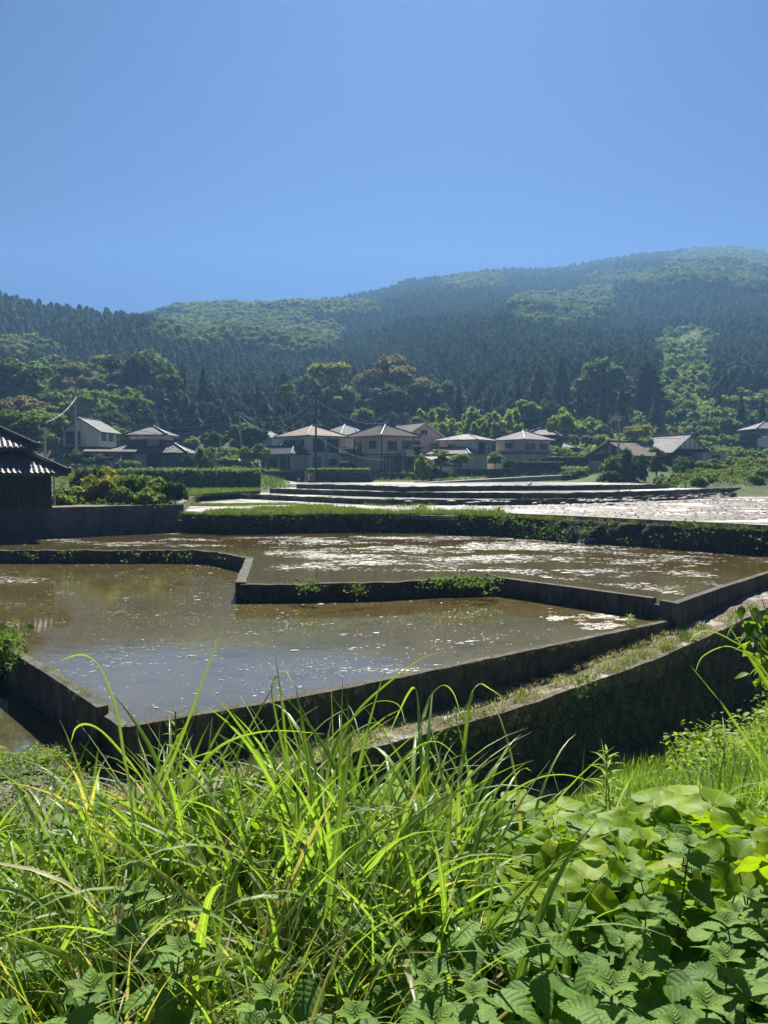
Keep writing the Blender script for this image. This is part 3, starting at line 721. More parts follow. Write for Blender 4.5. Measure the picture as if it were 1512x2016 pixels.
def window(parent, face, pos, u0, u1, z0, z1, frame='frame_dark', pane='glass', cols=2, rows=1, fw=.07, name='window', shutter=None):
    """face 'F': plane y=pos facing -y, u = x; 'L': plane x=pos facing -x, u = y; 'R': plane x=pos facing +x"""
    fr = MB(); pn = MB()
    def bx(mb, ua, ub, za, zb, o0, o1):
        if face == 'F': mb.box(ua, ub, pos-o1, pos-o0, za, zb)
        elif face == 'L': mb.box(pos-o1, pos-o0, ua, ub, za, zb)
        else: mb.box(pos+o0, pos+o1, ua, ub, za, zb)
    bx(fr, u0-fw, u1+fw, z1, z1+fw, .004, .10); bx(fr, u0-fw, u1+fw, z0-fw, z0, .004, .12)
    bx(fr, u0-fw, u0, z0, z1, .004, .09); bx(fr, u1, u1+fw, z0, z1, .004, .09)
    for k in range(1, cols): u = u0+(u1-u0)*k/cols; bx(fr, u-fw*.4, u+fw*.4, z0, z1, .03, .08)
    for k in range(1, rows): zz = z0+(z1-z0)*k/rows; bx(fr, u0, u1, zz-fw*.25, zz+fw*.25, .035, .075)
    w_ = fr.build(name, M[frame], parent); bx(pn, u0, u1, z0, z1, .003, .03); pn.build('pane', M[pane], w_)
    if shutter:
        sb = MB(); bx(sb, shutter[0], shutter[1], z0-.05, z1+.08, .004, .2); sb.build('shutter_box', M['frame_dark'], parent)
    return w_
def walls(parent, boxes, mat, name='wall', gables=()):
    mb = MB()
    for b_ in boxes: mb.box(*b_)
    for g_ in gables: gable_wall(mb, *g_)
    return mb.build(name, M[mat], parent)
def railing(parent, face, pos, u0, u1, z0, z1, mat='frame_dark', n=None, solid=False):
    mb = MB()
    def bx(ua, ub, za, zb, t=.03):
        if face == 'F': mb.box(ua, ub, pos-t, pos+t, za, zb)
        else: mb.box(pos-t, pos+t, ua, ub, za, zb)
    bx(u0, u1, z1-.06, z1, .04)
    if solid: bx(u0, u1, z0, z1-.065, .035)
    else:
        bx(u0, u1, z0, z0+.06, .035); n = n or max(3, int((u1-u0)/.3))
        for k in range(n+1): u = u0+(u1-u0)*k/n; bx(u-.02, u+.02, z0+.061, z1-.061, .02)
    return mb.build('railing', M[mat], parent)
def HR(px, deg): return R(deg) - math.atan((px-CX)/F_PX)
def origin(px, Y, z): p = at_Y(px, 928, Y); return (p.x, Y, z)
HG = 'houses of the village at the foot of the hill'

# --- white two-storey house with tan hip roof
h = empty('house', origin(608, 118, -.1), HR(601, 38)); tag(h, 'white two-storey house with pale tan hipped roof, behind the pole with the notice board', 'house', HG)
walls(h, [(0,6.6,0,7.2,2.9,5.55)], 'white_wall'); walls(h, [(-.3,6.9,-.4,7.6,0,2.88),(-2.2,-.3,1.5,9.6,0,2.6)], 'white_wall')
hip_roof(h, 0,6.6,0,7.2, 5.6, 1.75, 'tile_tan', .8, 'ridge_dark')
hip_roof(h, -3.0,-.2,.2,9.9, 2.75, 1.25, 'tile_blue', .6)
mb = MB(); mb.box(-.5,7.3,-.95,-.02,2.89,3.0); mb.build('balcony_floor', M['white_wall'], h); railing(h, 'F', -.9, .3, 7.2, 3.0, 3.95)
window(h,'L',0,1.2,6.2,3.85,4.95,cols=4); window(h,'F',0,.9,2.9,3.05,5.1,cols=2); window(h,'F',0,3.7,5.9,3.05,5.1,cols=2)
window(h,'F',-.4,.5,1.9,.35,2.3,cols=2,pane='curtain'); window(h,'F',-.4,3.7,5.2,1.1,2.0,cols=2); window(h,'L',-2.2,1.9,4.2,.3,2.35,cols=2,rows=2); window(h,'L',-2.2,5.2,7.6,.3,2.35,cols=2,rows=2)
window(h,'L',-2.2,8.3,9.2,.3,2.35,cols=1)
mb = MB()
for y in (1.6, 3.5, 9.4): mb = MB(); mb.bar((-2.9,y,0),(-2.9,y,2.7),.12); mb.build('post', M['frame_light'], h)
mb = MB(); mb.bar((3.2,-.48,0),(3.2,-.48,2.85),.07); mb.build('drainpipe', M['frame_dark'], h)
mb = MB(); mb.bar((6.75,-.48,0),(6.75,-.48,5.4),.07); mb.build('drainpipe', M['frame_dark'], h)
for x in (2.95, 3.35):
    a_ = MB(); a_.box(x-.02,x+.34,-.55,-.2,3.02,3.6); a_.tube([(x+.16,-.56,3.32),(x+.16,-.57,3.32)], .2, 12); a_.build('air_conditioner', M['frame_light'], h)

# --- cream house with brown hipped roof
h = empty('house', origin(752, 117, -.2), HR(752, 38)); tag(h, 'cream two-storey house with low brown hipped roof and small balcony, beside the white one', 'house', HG)
walls(h, [(0,6.3,0,8.0,2.82,5.6)], 'cream_wall'); walls(h, [(0.05,6.2,.05,7.9,0,2.8)], 'cream_wall'); walls(h, [(-1.6,0,6.2,9.3,0,2.6)], 'orange_wall', 'porch_wall')
hip_roof(h, 0,6.3,0,8.0, 5.65, 1.85, 'tile_brown', .85, 'ridge_dark', amp=.03)
hip_roof(h, -1.9,.0,5.0,9.3, 2.75, .8, 'tile_blue', .3)
mb = MB()
for p in ((0-.04,0-.04),(-.04,7.1),(6.25,-.04)): mb.bar((*p,0),(*p,5.5),.13)
mb.box(-.05,6.35,-.06,-.01,2.74,2.86); mb.box(-.06,-.01,0,8,2.74,2.86); mb.build('trim', M['frame_dark'], h)
window(h,'L',0,1.3,3.2,3.7,4.9,'frame_light',cols=2); window(h,'L',0,5.4,5.8,3.4,4.7,cols=1); window(h,'L',0,6.4,6.8,3.4,4.7,cols=1)
window(h,'F',0,1.2,2.8,3.6,4.8,cols=2); railing(h,'F',-.25,1.05,2.95,3.45,4.0)
b2 = walls(h, [(3.8,6.9,-1.1,0,2.5,3.6)], 'cream_wall', 'balcony'); window(h,'F',0,4.1,5.9,3.62,4.9,cols=2)
window(h,'F',.05,.5,1.8,.4,2.3,cols=2,pane='curtain'); window(h,'F',.05,2.2,4.0,.2,2.35,cols=2); window(h,'F',.05,4.5,6.0,.2,2.35,cols=2)
mb = MB(); mb.box(.3,6.3,-.9,.0,2.4,2.5); mb.build('canopy', M['frame_dark'], h)
mb = MB(); mb.tube([(3,3.5,7.4),(3,3.5,9.4)], .035, 6)
for z in (8.6,8.85,9.1,9.3): mb.bar((2.5,3.5,z),(3.6,3.2,z),.04)
mb.build('aerial', M['metal_grey'], h)

# --- pink gabled house behind
h = empty('house', origin(797, 127, 0), HR(797, 30)); tag(h, 'pinkish gabled house with white verges, half hidden behind the cream one', 'house', HG)
walls(h, [(-1,8.2,0,8,0,5.3)], 'pink_wall', gables=[(-1,8.2,0,8,5.3,2.8)]); gable_roof(h, -1,8.2,0,8, 5.3, 2.8, 'tile_grey')
mb = MB()
for s in (-1, 1): mb.bar((3.6,-.62,8.0),(3.6+s*5.25,-.62,4.9),.1,.28)
mb.build('verge_board', M['frame_light'], h)
window(h,'F',0,3.0,4.3,6.0,6.9,'frame_light'); window(h,'F',0,4.8,6.6,3.3,4.7,'frame_light','curtain',rows=5,cols=1)
walls(h, [(5.0,8.4,-1.3,0,1.5,3.1)], 'pink_wall', 'balcony')

# --- back houses
h = empty('house', origin(672, 140, 1.2), HR(672, 38)); tag(h, 'house with grey tiled roof and a bright roof window, behind the white one', 'house', HG)
walls(h, [(0,8,0,8,0,5.2)], 'beige_wall'); hip_roof(h, 0,8,0,8,5.3,2.3,'tile_grey',.9, amp=.06)
mb = MB(); mb.add([(1.4+3.0,-.1+.6,6.12),(6.0,-.1+.6,6.12),(5.6,1.7,6.78),(4.4,1.7,6.78),(4.4,.5,6.0),(6.0,.5,6.0),(5.6,1.7,6.66),(4.4,1.7,6.66)], [(0,1,2,3),(7,6,5,4),(0,4,5,1),(1,5,6,2),(2,6,7,3),(3,7,4,0)]); mb.build('roof_window', M['solar'], h)
window(h,'F',0,5,7,3.2,4.4)
h = empty('house', origin(536, 135, .7), HR(536, 20)); tag(h, 'pale blue house with flat grey roof, left of the white one', 'house', HG)
walls(h, [(0,9,0,5,0,5.4)], 'blue_wall'); mb = MB(); slope(mb, (-1.2,-.8,5.2), (9.8,-.8,5.2), (-1.2,5.6,6.6), (9.8,5.6,6.6), .5, .03); mb.build('roof', M['tile_blue'], h)
window(h,'F',0,1.4,2.4,3.6,4.5); window(h,'F',0,5.0,6.8,1,2)
h = empty('house', origin(545, 127, .2), HR(545, 30)); tag(h, 'small low house with grey hipped roof in front of the pale blue wall', 'house', HG)
walls(h, [(0,7,0,4,0,2.9)], 'beige_wall'); hip_roof(h, 0,7,0,4,3.0,1.3,'tile_grey',.5); window(h,'F',0,1,2.6,1,2)
h = empty('house', origin(497, 140, .6), HR(497, 15)); tag(h, 'old dark house with weathered brown roof, just left of the pale blue one', 'house', HG)
walls(h, [(0,5,0,5,0,4.2)], 'dark_wood'); hip_roof(h, 0,5,0,5,4.3,1.6,'tile_brown',.7); window(h,'F',0,1,2.4,2.2,3.2)

# --- right group
h = empty('house', origin(936, 122, 0), HR(936, 62)); tag(h, 'white two-storey house with pale hipped roof, its front behind a garden tree', 'house', HG)
walls(h, [(0,5.6,0,6.6,2.7,5.0)], 'white_wall'); walls(h, [(-2.6,4.6,.3,6.8,0,2.68)], 'white_wall')
hip_roof(h, 0,5.6,0,6.6,5.05,1.05,'sheet_pale',.8,'tile_grey',amp=.02,capr=.06); hip_roof(h, -2.8,.0,-.3,7.4,2.75,.95,'tile_tan',.5)
window(h,'L',0,4.0,4.9,3.6,4.3); window(h,'F',0,1.0,3.0,2.8,4.6); railing(h,'F',-.9,.1,4.2,2.7,3.7); mb = MB(); mb.box(0,5.4,-1.3,-.0,4.55,4.62); mb.build('canopy', M['sheet_pale'], h)
window(h,'L',-2.6,1.0,2.6,.7,1.9,'frame_light'); mb = MB(); mb.box(0,4.3,-.9,.0,2.6,2.69); mb.build('balcony_floor', M['white_wall'], h)
h = empty('carport', origin(880, 114, -.6), HR(880, 14)); tag(h, 'low carport with pale slatted roof among shrubs, below the white hipped house', 'carport')
mb = MB(); slope(mb, (-3,-2,2.3),(3,-2,2.3),(-3,2,2.8),(3,2,2.8),.4,.03,thick=.08); mb.build('roof', M['sheet_pale'], h)
for x in (-2.7,2.7):
    for y in (-1.6,1.6): mb = MB(); mb.bar((x,y,0),(x,y,2.3),.1); mb.build('post', M['metal_grey'], h)
h = empty('house', origin(1031, 124, 0), HR(1031, 48)); tag(h, 'beige two-storey house with pale pyramid roof and tiled skirt roof, behind a clipped hedge', 'house', HG)
walls(h, [(0,6.4,0,6.2,2.9,5.1)], 'beige_wall'); walls(h, [(-1.2,6.9,-.7,7.6,0,2.88)], 'beige_wall')
hip_roof(h, 0,6.4,0,6.2,5.15,1.6,'sheet_pale',.8,'ridge_dark'); hip_roof(h, -1.2,6.9,-.7,7.6,2.95,1.0,'sheet_pale',.5,'ridge_dark')
window(h,'F',0,.4,2.6,3.5,4.6,'frame_light'); window(h,'F',0,3.6,5.8,3.5,4.6,'frame_light'); window(h,'F',-.7,.4,2.0,.8,1.9); window(h,'F',-.7,3.6,5.6,.6,1.9); window(h,'L',0,2.4,4.0,3.9,4.6)
h = empty('house', origin(1058, 140, 1.2), HR(1058, -12)); tag(h, 'traditional house with raised central roof, partly hidden behind the pyramid roofed one', 'house', HG)
walls(h, [(-2.2,3.0,1,5,3.4,5.4)], 'dark_wood'); walls(h, [(-3,6.5,0,7,0,3.0)], 'dark_wood'); hip_roof(h, -2.2,3.0,1,5,5.4,1.3,'tile_tan',.7,capr=.14); hip_roof(h, -3,6.5,0,7,3.05,1.2,'tile_grey',.6)
window(h,'F',0,1.5,4.5,.8,2.2,cols=4); window(h,'F',1,-1,2,3.9,4.9,cols=3)
h = empty('barn', origin(1243, 112, -.75), HR(1243, 50)); tag(h, 'old barn with rusty brown gable roof behind bushes, left of the paler barn', 'barn')
walls(h, [(0,7.2,0,8.0,0,3.3)], 'dark_wood', gables=[(0,7.2,0,8.0,3.3,1.9,'x')]); gable_roof(h, 0,7.2,0,8.0,3.3,1.9,'sheet_rust','x',.55,amp=.025)
mb = MB(); mb.add([(-.02,.9,3.35),(-.02,7.1,3.35),(-.02,4,4.85)], [(0,2,1)]); mb.v = [(x-.0, y, z) for x, y, z in mb.v]; mb.add([(-.06,.9,3.35),(-.06,7.1,3.35),(-.06,4,4.85)], [(0,2,1)]); mb.build('gable_board', M['grey_wall'], h)
window(h,'L',0-.06,3.0,3.6,3.4,4.4,cols=1); window(h,'L',-.06,4.4,5.0,3.4,4.4,cols=1)
h = empty('barn', origin(1324, 114, -.7), HR(1324, 42)); tag(h, 'larger barn with pale sheet roof and white panelled gable, right of the rusty one', 'barn')
walls(h, [(0,6.2,0,7.6,0,3.9)], 'dark_wood', gables=[(0,6.2,0,7.6,3.9,2.3)]); gable_roof(h, 0,6.2,0,7.6,3.9,2.3,'sheet_pale','y',.55,amp=.025)
mb = MB(); mb.add([(.35,-.03,4.0),(5.85,-.03,4.0),(3.1,-.03,6.0)], [(0,1,2)]); mb.add([(.35,-.07,4.0),(5.85,-.07,4.0),(3.1,-.07,6.0)], [(0,1,2)]); mb.build('gable_board', M['white_wall'], h)
mb = MB()
for x in (1.3,2.2,3.1,4.0,4.9): mb.bar((x,-.1,4.0),(x,-.1,5.9-abs(x-3.1)*.72),.06)
mb.bar((.4,-.1,4.0),(5.8,-.1,4.0),.08); mb.build('trim', M['frame_dark'], h)
mb = MB(); slope(mb, (.5,-1.6,2.7),(6,-1.6,2.7),(.5,0,3.1),(6,0,3.1),.4,.02,thick=.06); mb.build('canopy', M['sheet_pale'], h)
h = empty('shed', origin(1398, 113, .2), HR(1398, 25)); tag(h, 'small pale shed with one window at the right end of the barns', 'shed')
walls(h, [(-1.6,1.7,-1,3,0,2.5)], 'beige_wall'); mb = MB(); mb.box(-1.9,2,-1.3,3.3,2.51,2.66); mb.build('roof', M['metal_grey'], h); window(h,'F',-1,-.2,.9,.9,2.1)
h = empty('house', origin(1490, 142, 4.4), HR(1490, 30)); tag(h, 'dark house with grey hipped roof and lean-to at the far right', 'house', HG)
walls(h, [(0,9,0,6,0,3.4)], 'brown_wood'); hip_roof(h, 0,9,0,6,3.45,1.5,'tile_grey',.6,amp=.03); mb = MB(); slope(mb, (-.5,-2.2,1.8),(6,-2.2,1.8),(-.5,0,3.0),(6,0,3.0),.4,.03); mb.build('lean_to_roof', M['sheet_pale'], h)
walls(h, [(0,5.8,-2,-.01,0,1.75)], 'white_wall', 'lean_to_wall'); window(h,'F',0,6.5,8,1,2)
mb = MB(); mb.box(-.9,.9,-.1,.1,0,2.6); o = mb.build('garden_wall_panel', M['grey_wall']); o.location = origin(1172, 109, -1.1); tag(o, 'upright grey panel at the left corner of the rusty barn', 'panel')

# --- left group
h = empty('house', origin(196, 118, 1.2), HR(196, 64)); tag(h, 'white gabled house with upstairs balcony at upper left behind the tall pole', 'house', HG)
walls(h, [(0,6.0,0,5.8,2.6,5.2)], 'white_wall', gables=[(0,6.0,0,5.8,5.2,1.75,'x')]); walls(h, [(0.1,6.0,0.1,5.7,0,2.58)], 'dark_wood')
gable_roof(h, 0,6.0,0,5.8,5.2,1.75,'tile_grey','x',.6); window(h,'F',0,.9,2.2,3.6,4.7,'frame_dark','curtain'); window(h,'F',0,3.4,4.7,3.6,4.7,'frame_dark','curtain')
window(h,'L',0,3.0,5.2,3.0,4.9); railing(h,'L',-.9,2.2,5.8,2.6,3.6); mb = MB(); mb.box(-.95,0,2.1,5.85,2.45,2.58); mb.build('balcony_floor', M['dark_wood'], h)
mb = MB()
for s in (-1, 1): mb.bar((-.62,2.9,7.0),(-.62,2.9+s*3.55,4.85),.1,.22)
mb.build('verge_board', M['frame_light'], h)
h = empty('house', origin(288, 112, .35), HR(288, -20)); tag(h, 'traditional dark wooden house with several grey tiled roofs at left, beside the white gabled one', 'house', HG)
walls(h, [(-2.3,2.6,0,4.4,2.9,4.9)], 'dark_wood'); mb = MB(); mb.box(-2.32,2.62,-.02,4.42,4.3,4.88); mb.build('plaster_band', M['white_wall'], h)
walls(h, [(-3.4,6.0,-.6,6,0,2.6),(2.2,6.2,-2.2,3,0,2.2)], 'dark_wood')
hip_roof(h, -2.3,2.6,0,4.4,4.95,1.35,'tile_grey',.75,capr=.11,horn=.2); hip_roof(h, -5.2,2.0,-.8,6,2.6,1.5,'tile_grey',.6,capr=.11,horn=.2); hip_roof(h, 2.2,6.4,-2.3,3.2,2.3,1.3,'tile_grey',.5,capr=.12,horn=.2)
window(h,'F',0,.2,2.0,3.3,4.2,'frame_dark','curtain'); window(h,'F',0,-2,-.3,3.2,4.2); window(h,'F',-.6,-1.2,.2,.2,2.0,'frame_light','curtain'); window(h,'F',-2.2,3.0,5.6,.3,1.9,cols=4,pane='glass')
h = empty('carport', origin(215, 106, .35), HR(215, -5)); tag(h, 'long flat carport roof in front of the dark wooden house at left', 'carport')
mb = MB(); slope(mb, (-3.2,-1.8,2.35),(3.6,-1.8,2.35),(-3.2,1.8,2.7),(3.6,1.8,2.7),.35,.03,thick=.08); mb.build('roof', M['sheet_rust'], h)
for x in (-3,3.3): mb = MB(); mb.bar((x,-1.5,0),(x,-1.5,2.3),.1); mb.build('post', M['metal_grey'], h)
def car(loc, rz, mat, label):
    r = empty('parked_car', loc, rz); tag(r, label, 'car')
    prof = [(-1.7,.3),(-1.72,.75),(-1.6,1.35),(-1.3,1.62),(.3,1.64),(.75,1.2),(1.55,.98),(1.7,.7),(1.68,.3)]
    mb = MB(); v = [(x,-.74,z) for x, z in prof]+[(x,.74,z) for x, z in prof]; n = len(prof)
    mb.add(v, [tuple(range(n)), tuple(range(2*n-1, n-1, -1))]+[(i, i+n, (i+1) % n+n, (i+1) % n) for i in range(n)]); mb.build('body', mat, r)
    mb = MB(); mb.box(-1.5,.25,-.755,.755,1.05,1.5); mb.build('window', M['glass'], r)
    for x in (-1.15,1.1):
        for y in (-.68,.68): mb = MB(); mb.tube([(x,y-.09,.3),(x,y+.09,.3)], .3, 14); mb.build('wheel', M['wire'], r)
car(at_Y(212, 928, 105.5).to_tuple()[:2]+(.35,), R(80), M['frame_light'], 'pale small car parked under the flat carport at left')
car(at_Y(685, 928, 112).to_tuple()[:2]+(-.2,), R(70), M['frame_dark'], 'dark car parked between the white and the cream house')

# --- yard walls in front of the houses
def yw(name, pts, z0, z1, mat, label, cat='wall', w=.25): wall(name, [tuple(at_Y(px, 928, Y).xy) for px, Y in pts], w, z0, z1, M[mat], label, cat, .015, 1.5)
yw('yard_wall', [(465,106),(598,100),(605,103)], -2.0, .02, 'stone', 'dark stone yard wall left of the sloping lane under the white house')
yw('yard_wall', [(606,99.6),(728,99.6),(735,104)], -2.0, -.12, 'stone', 'dark yard wall with trimmed green plants on top behind the notice board')
yw('yard_wall', [(728,107),(890,109),(900,110)], -2.2, -.3, 'concrete', 'grey yard wall with a railing below the cream house')
yw('yard_wall', [(893,111),(1000,111),(1110,112)], -1.8, .35, 'concrete', 'grey block wall below the clipped hedge at the right houses')
for a_, b_ in (((606,99.6),(728,99.6)),):
    pass
# ------------------------------------------------------------------ old barn at left, close by
s0 = Vector((-18.1, 41.9)); h = empty('barn', (s0.x, s0.y, -1.97), R(31)); tag(h, 'old dark wooden barn with two tiers of tiled roof at the left edge', 'barn')
mb = MB()
xx = -12.0
while xx < -.01: mb.box(xx+.006, min(xx+.19, 0)-.006, -.02-random.random()*.012, .1, 0, 1.95); xx += .19
mb.box(-12,0,.1,6.5,0,1.95); mb.build('wall', M['dark_wood'], h)
mb = MB(); mb.box(-12,.05,-.06,.2,1.8,2.0); mb.build('plaster_band', M['white_wall'], h)
def big_roof(x0, x1, y0, y1, z, rise, ins, name):
    mb = MB(); c = [(x0,y0,z),(x1,y0,z),(x1,y1,z),(x0,y1,z)]; t = [(x0+ins,y0+ins,z+rise),(x1-ins,y0+ins,z+rise),(x1-ins,y1-ins,z+rise),(x0+ins,y1-ins,z+rise)]
    slope(mb, c[0],c[1],t[0],t[1],.27,.055,14,.025); slope(mb, c[1],c[2],t[1],t[2],.27,.055,14,.025); slope(mb, c[2],c[3],t[2],t[3],.27,.055,14,.025); slope(mb, c[3],c[0],t[3],t[0],.27,.055,14,.025)
    r = mb.build(name, M['tile_dark'], h)
    for p, q in zip(c, t):
        cp = MB(); p = Vector(p); q = Vector(q); cp.tube([p+Vector((0,0,.10)), p.lerp(q,.5)+Vector((0,0,.06)), q+Vector((0,0,.12))], .10, 8); cp.tube([p+Vector((0,0,.24)), q+Vector((0,0,.28))], .06, 8)
        d = (p-q).normalized(); cp.tube([p+Vector((0,0,.1)), p+d*.12+Vector((0,0,.38))], [.14,.05], 8)
        cp.box(p.x-.13,p.x+.13,p.y-.13,p.y+.13,p.z+.0,p.z+.2); cp.build('ridge_cap', M['ridge_dark'], r)
    el = MB(); xx = x0+.135
    while xx < x1: el.tube([(xx,y0-.03,z+.045),(xx,y0+.05,z+.05)], .06, 8); xx += .27
    el.build('eave_tile', M['ridge_dark'], r)
    rf = MB(); xx = x0+.3
    while xx < x1-.2: rf.box(xx,xx+.07,y0+.06,y0+1.0,z-.2,z-.13); xx += .45
    rf.build('rafter', M['dark_wood'], r)
big_roof(-13.2, .72, -1.0, 7.6, 1.86, 1.25, 2.3, 'lower_roof')
mb = MB(); mb.box(-11.5,-1.5,1.0,5.6,2.7,3.3); mb.build('upper_wall', M['dark_wood'], h)
big_roof(-12.6, -.62, .25, 6.6, 3.22, 1.15, 2.1, 'upper_roof')
mb = MB(); mb.tube([(-10.6,3.4,4.9),(-2.55,3.4,4.95)], .2, 10); mb.box(-10.4,-2.7,2.3,4.5,4.2,4.75); mb.tube([(-2.6,3.4,4.95),(-2.3,3.4,5.35)], [.26,.1], 8); mb.build('main_ridge', M['ridge_dark'], h)
mb = MB(); mb.tube([(.1,-.15,.1),(.1,-.15,1.8)], .045, 8); mb.build('drainpipe', M['frame_light'], h)
# ------------------------------------------------------------------ poles, wires, small things
def pole(px, Y, zb, H, label, r=.15, lean=0, arms=(), mat='pole_conc', cat='utility pole', transformer=False, name='utility_pole'):
    p = at_Y(px, 928, Y); root = empty(name, (p.x, Y, zb)); tag(root, label, cat)
    mb = MB(); mb.tube([(0,0,-.4),(lean*.5,0,H*.5),(lean,0,H)], [r, r*.85, r*.65], 10); mb.build('shaft', M[mat], root)
    for (z, w, ox) in arms:
        a = MB(); a.bar((ox-w/2,-.12,z),(ox+w/2,-.12,z),.09)
        arm = a.build('crossarm', M['metal_grey'], root); ins = MB()
        for k in (-.45,-.15,.2,.45): ins.tube([(ox+w*k,-.12,z+.04),(ox+w*k,-.12,z+.26)], [.06,.04], 8)
        ins.build('insulator', M['frame_light'], arm)
    if transformer:
        t = MB(); t.tube([(-.42,0,H*.62),(-.42,0,H*.62+.95)], .28, 12); t.box(-.4,.05,-.05,.05,H*.62+.2,H*.62+.3); t.build('transformer', M['metal_grey'], root)
    return root
pole(151, 106, -.2, 11.4, 'tall concrete utility pole with a transformer in front of the white gabled house', .21, 0, [(10.9,1.8,.0),(10.2,1.2,0)], transformer=True)
pole(90, 84, -1.2, 6.0, 'short grey pole between the old barn and the white gabled house', .16, 0, [(5.7,1.0,.2)], cat='pole')
pole(478, 118, -.3, 9.3, 'leaning utility pole with a brace beside the lane, left of the pale blue house', .17, -.45, [(9.1,1.5,-.4)])
pole(489, 118.6, -.3, 6.6, 'thin slanted brace pole just right of the leaning utility pole', .12, -1.4, [], name='brace_pole', cat='pole')
pole(622, 97, -1.3, 10.9, 'dark utility pole standing in front of the white house with tan roof', .145, .03, [(10.6,2.2,0),(9.9,1.6,0),(7.0,1.0,.3)], mat='dark_wood')
pole(1217, 106, -.9, 8.6, 'dark utility pole in front of the rusty barn', .15, 0, [(8.2,1.6,0)])
pole(760, 123, 4.9, 4.4, 'slim pole with two short arms rising behind the brown hipped roof', .07, 0, [(3.9,.9,-.3)], mat='metal_grey', cat='pole', name='aerial_mast')
def cable(a, b, sag, label, mat='wire', r=.022, group='overhead cables across the village'):
    a = Vector(a); b = Vector(b); mb = MB(); pts = []
    for k in range(25): t = k/24; p = a.lerp(b, t); p.z -= sag*4*t*(1-t); pts.append(p)
    mb.tube(pts, r, 5, False); return tag(mb.build('cable', M[mat]), label, 'cable', group)
def T(px, py, Y): return at_Y(px, py, Y)
cable(T(151,781,106), T(90,831,84), .6, 'pale bundled cable sagging from the tall left pole to the short grey pole', 'wire_light', .024)
cable(T(152,783,106), T(147,845,105.6), -.5, 'loose pale cable hanging down the tall left pole', 'wire_light', .03)
cable(T(152,790,106), T(471,812,118), 1.6, 'highest cable strung between the tall left pole and the leaning pole', 'wire_light', .028)
cable(T(152,796,106), T(471,820,118), 2.4, 'second cable strung between the tall left pole and the leaning pole', 'wire_light', .028)
cable(T(152,801,106), T(471,826,118), 2.9, 'third cable strung between the tall left pole and the leaning pole', 'wire_light', .028)
cable(T(152,806,106), T(471,831,118), 3.2, 'lowest cable strung between the tall left pole and the leaning pole', 'wire_light', .028)
cable(T(473,812,118), T(622,786,97), 2.2, 'upper cable from the leaning pole to the dark pole before the white house', 'wire_light', .028)
cable(T(473,818,118), T(622,795,97), 3.0, 'lower cable from the leaning pole to the dark pole before the white house', 'wire_light', .028)
cable(T(622,787,97), T(760,832,123), 1.2, 'upper cable from the dark pole to the mast behind the brown roof', 'wire_light', .025)
cable(T(622,858,97), T(760,905,112), .9, 'low service cable from the dark pole across the white house balcony', 'wire_light', .03)
cable(T(622,793,97), T(1217,838,106), 3.4, 'long cable from the dark pole to the pole by the rusty barn', 'wire_light', .022)
cable(T(-60,770,110), T(151,786,106), 1.0, 'cable running from the left edge to the tall left pole', 'wire_light', .025)
cable(T(200,778,150), T(760,812,150), 2.0, 'thin cable crossing in front of the dark woods above the houses', 'wire_light', .03)
for k, w_ in enumerate(('highest', 'middle', 'lowest')):
    cable(T(1217,842+k*7,106), T(1620,780+k*16,150), 2.2, w_+' of three cables rising from the rusty barn pole to the right edge', 'wire_light', .025)
# notice board and red cone by the lane
r = empty('notice_board', (at_Y(612,928,98.5).x, 98.5, -1.35)); tag(r, 'grey notice board with paper sheets at the foot of the dark pole', 'notice board')
mb = MB(); mb.box(-.55,.55,-.04,.04,.15,1.25); mb.build('panel', M['metal_grey'], r)
for x in (-.5,.5): mb = MB(); mb.bar((x,.06,-.2),(x,.06,1.3),.07); mb.build('leg', M['metal_grey'], r)
for x, z, w_, h_ in ((-.28,.75,.28,.42),(.08,.9,.15,.22),(-.3,.3,.3,.2)): mb = MB(); mb.box(x-w_/2,x+w_/2,-.06,-.041,z-h_/2,z+h_/2+.1); mb.build('paper', M['paper'], r)
r = empty('traffic_cone', (at_Y(588,928,96).x, 96, -1.35)); tag(r, 'small red traffic cone by the lane left of the notice board', 'traffic cone')
mb = MB(); mb.tube([(0,0,.04),(0,0,.7)], [.19,.04], 12); mb.build('cone', M['red'], r); mb = MB(); mb.box(-.24,.24,-.24,.24,0,.045); mb.build('base', M['red'], r)
mb = MB(); mb.tube([(0,0,.3),(0,0,.45)], [.145,.115], 12); mb.build('band', M['paper'], r)
# white egret standing in the terrace water
er = empty('egret', (at_Y(1043,928,78).x, 78, -1.80), R(20)); tag(er, 'small white egret standing in the far terrace water', 'bird')
mb = MB(); mb.tube([(-.34,0,.38),(-.15,0,.45),(.02,0,.52),(.16,0,.58),(.2,0,.68),(.15,0,.8),(.17,0,.9),(.24,0,.95)], [.015,.07,.12,.09,.04,.028,.028,.035], 10); mb.build('body', M['paper'], er, True)
mb = MB(); mb.tube([(.26,0,.95),(.42,0,.92)], [.015,.003], 6); mb.build('beak', simple('beak', (.4,.25,.05)), er)
for y in (-.04,.04): mb = MB(); mb.tube([(.0,y,.45),(-.03,y,.25),(.0,y,-.05)], .01, 5); mb.build('leg', M['wire'], er)
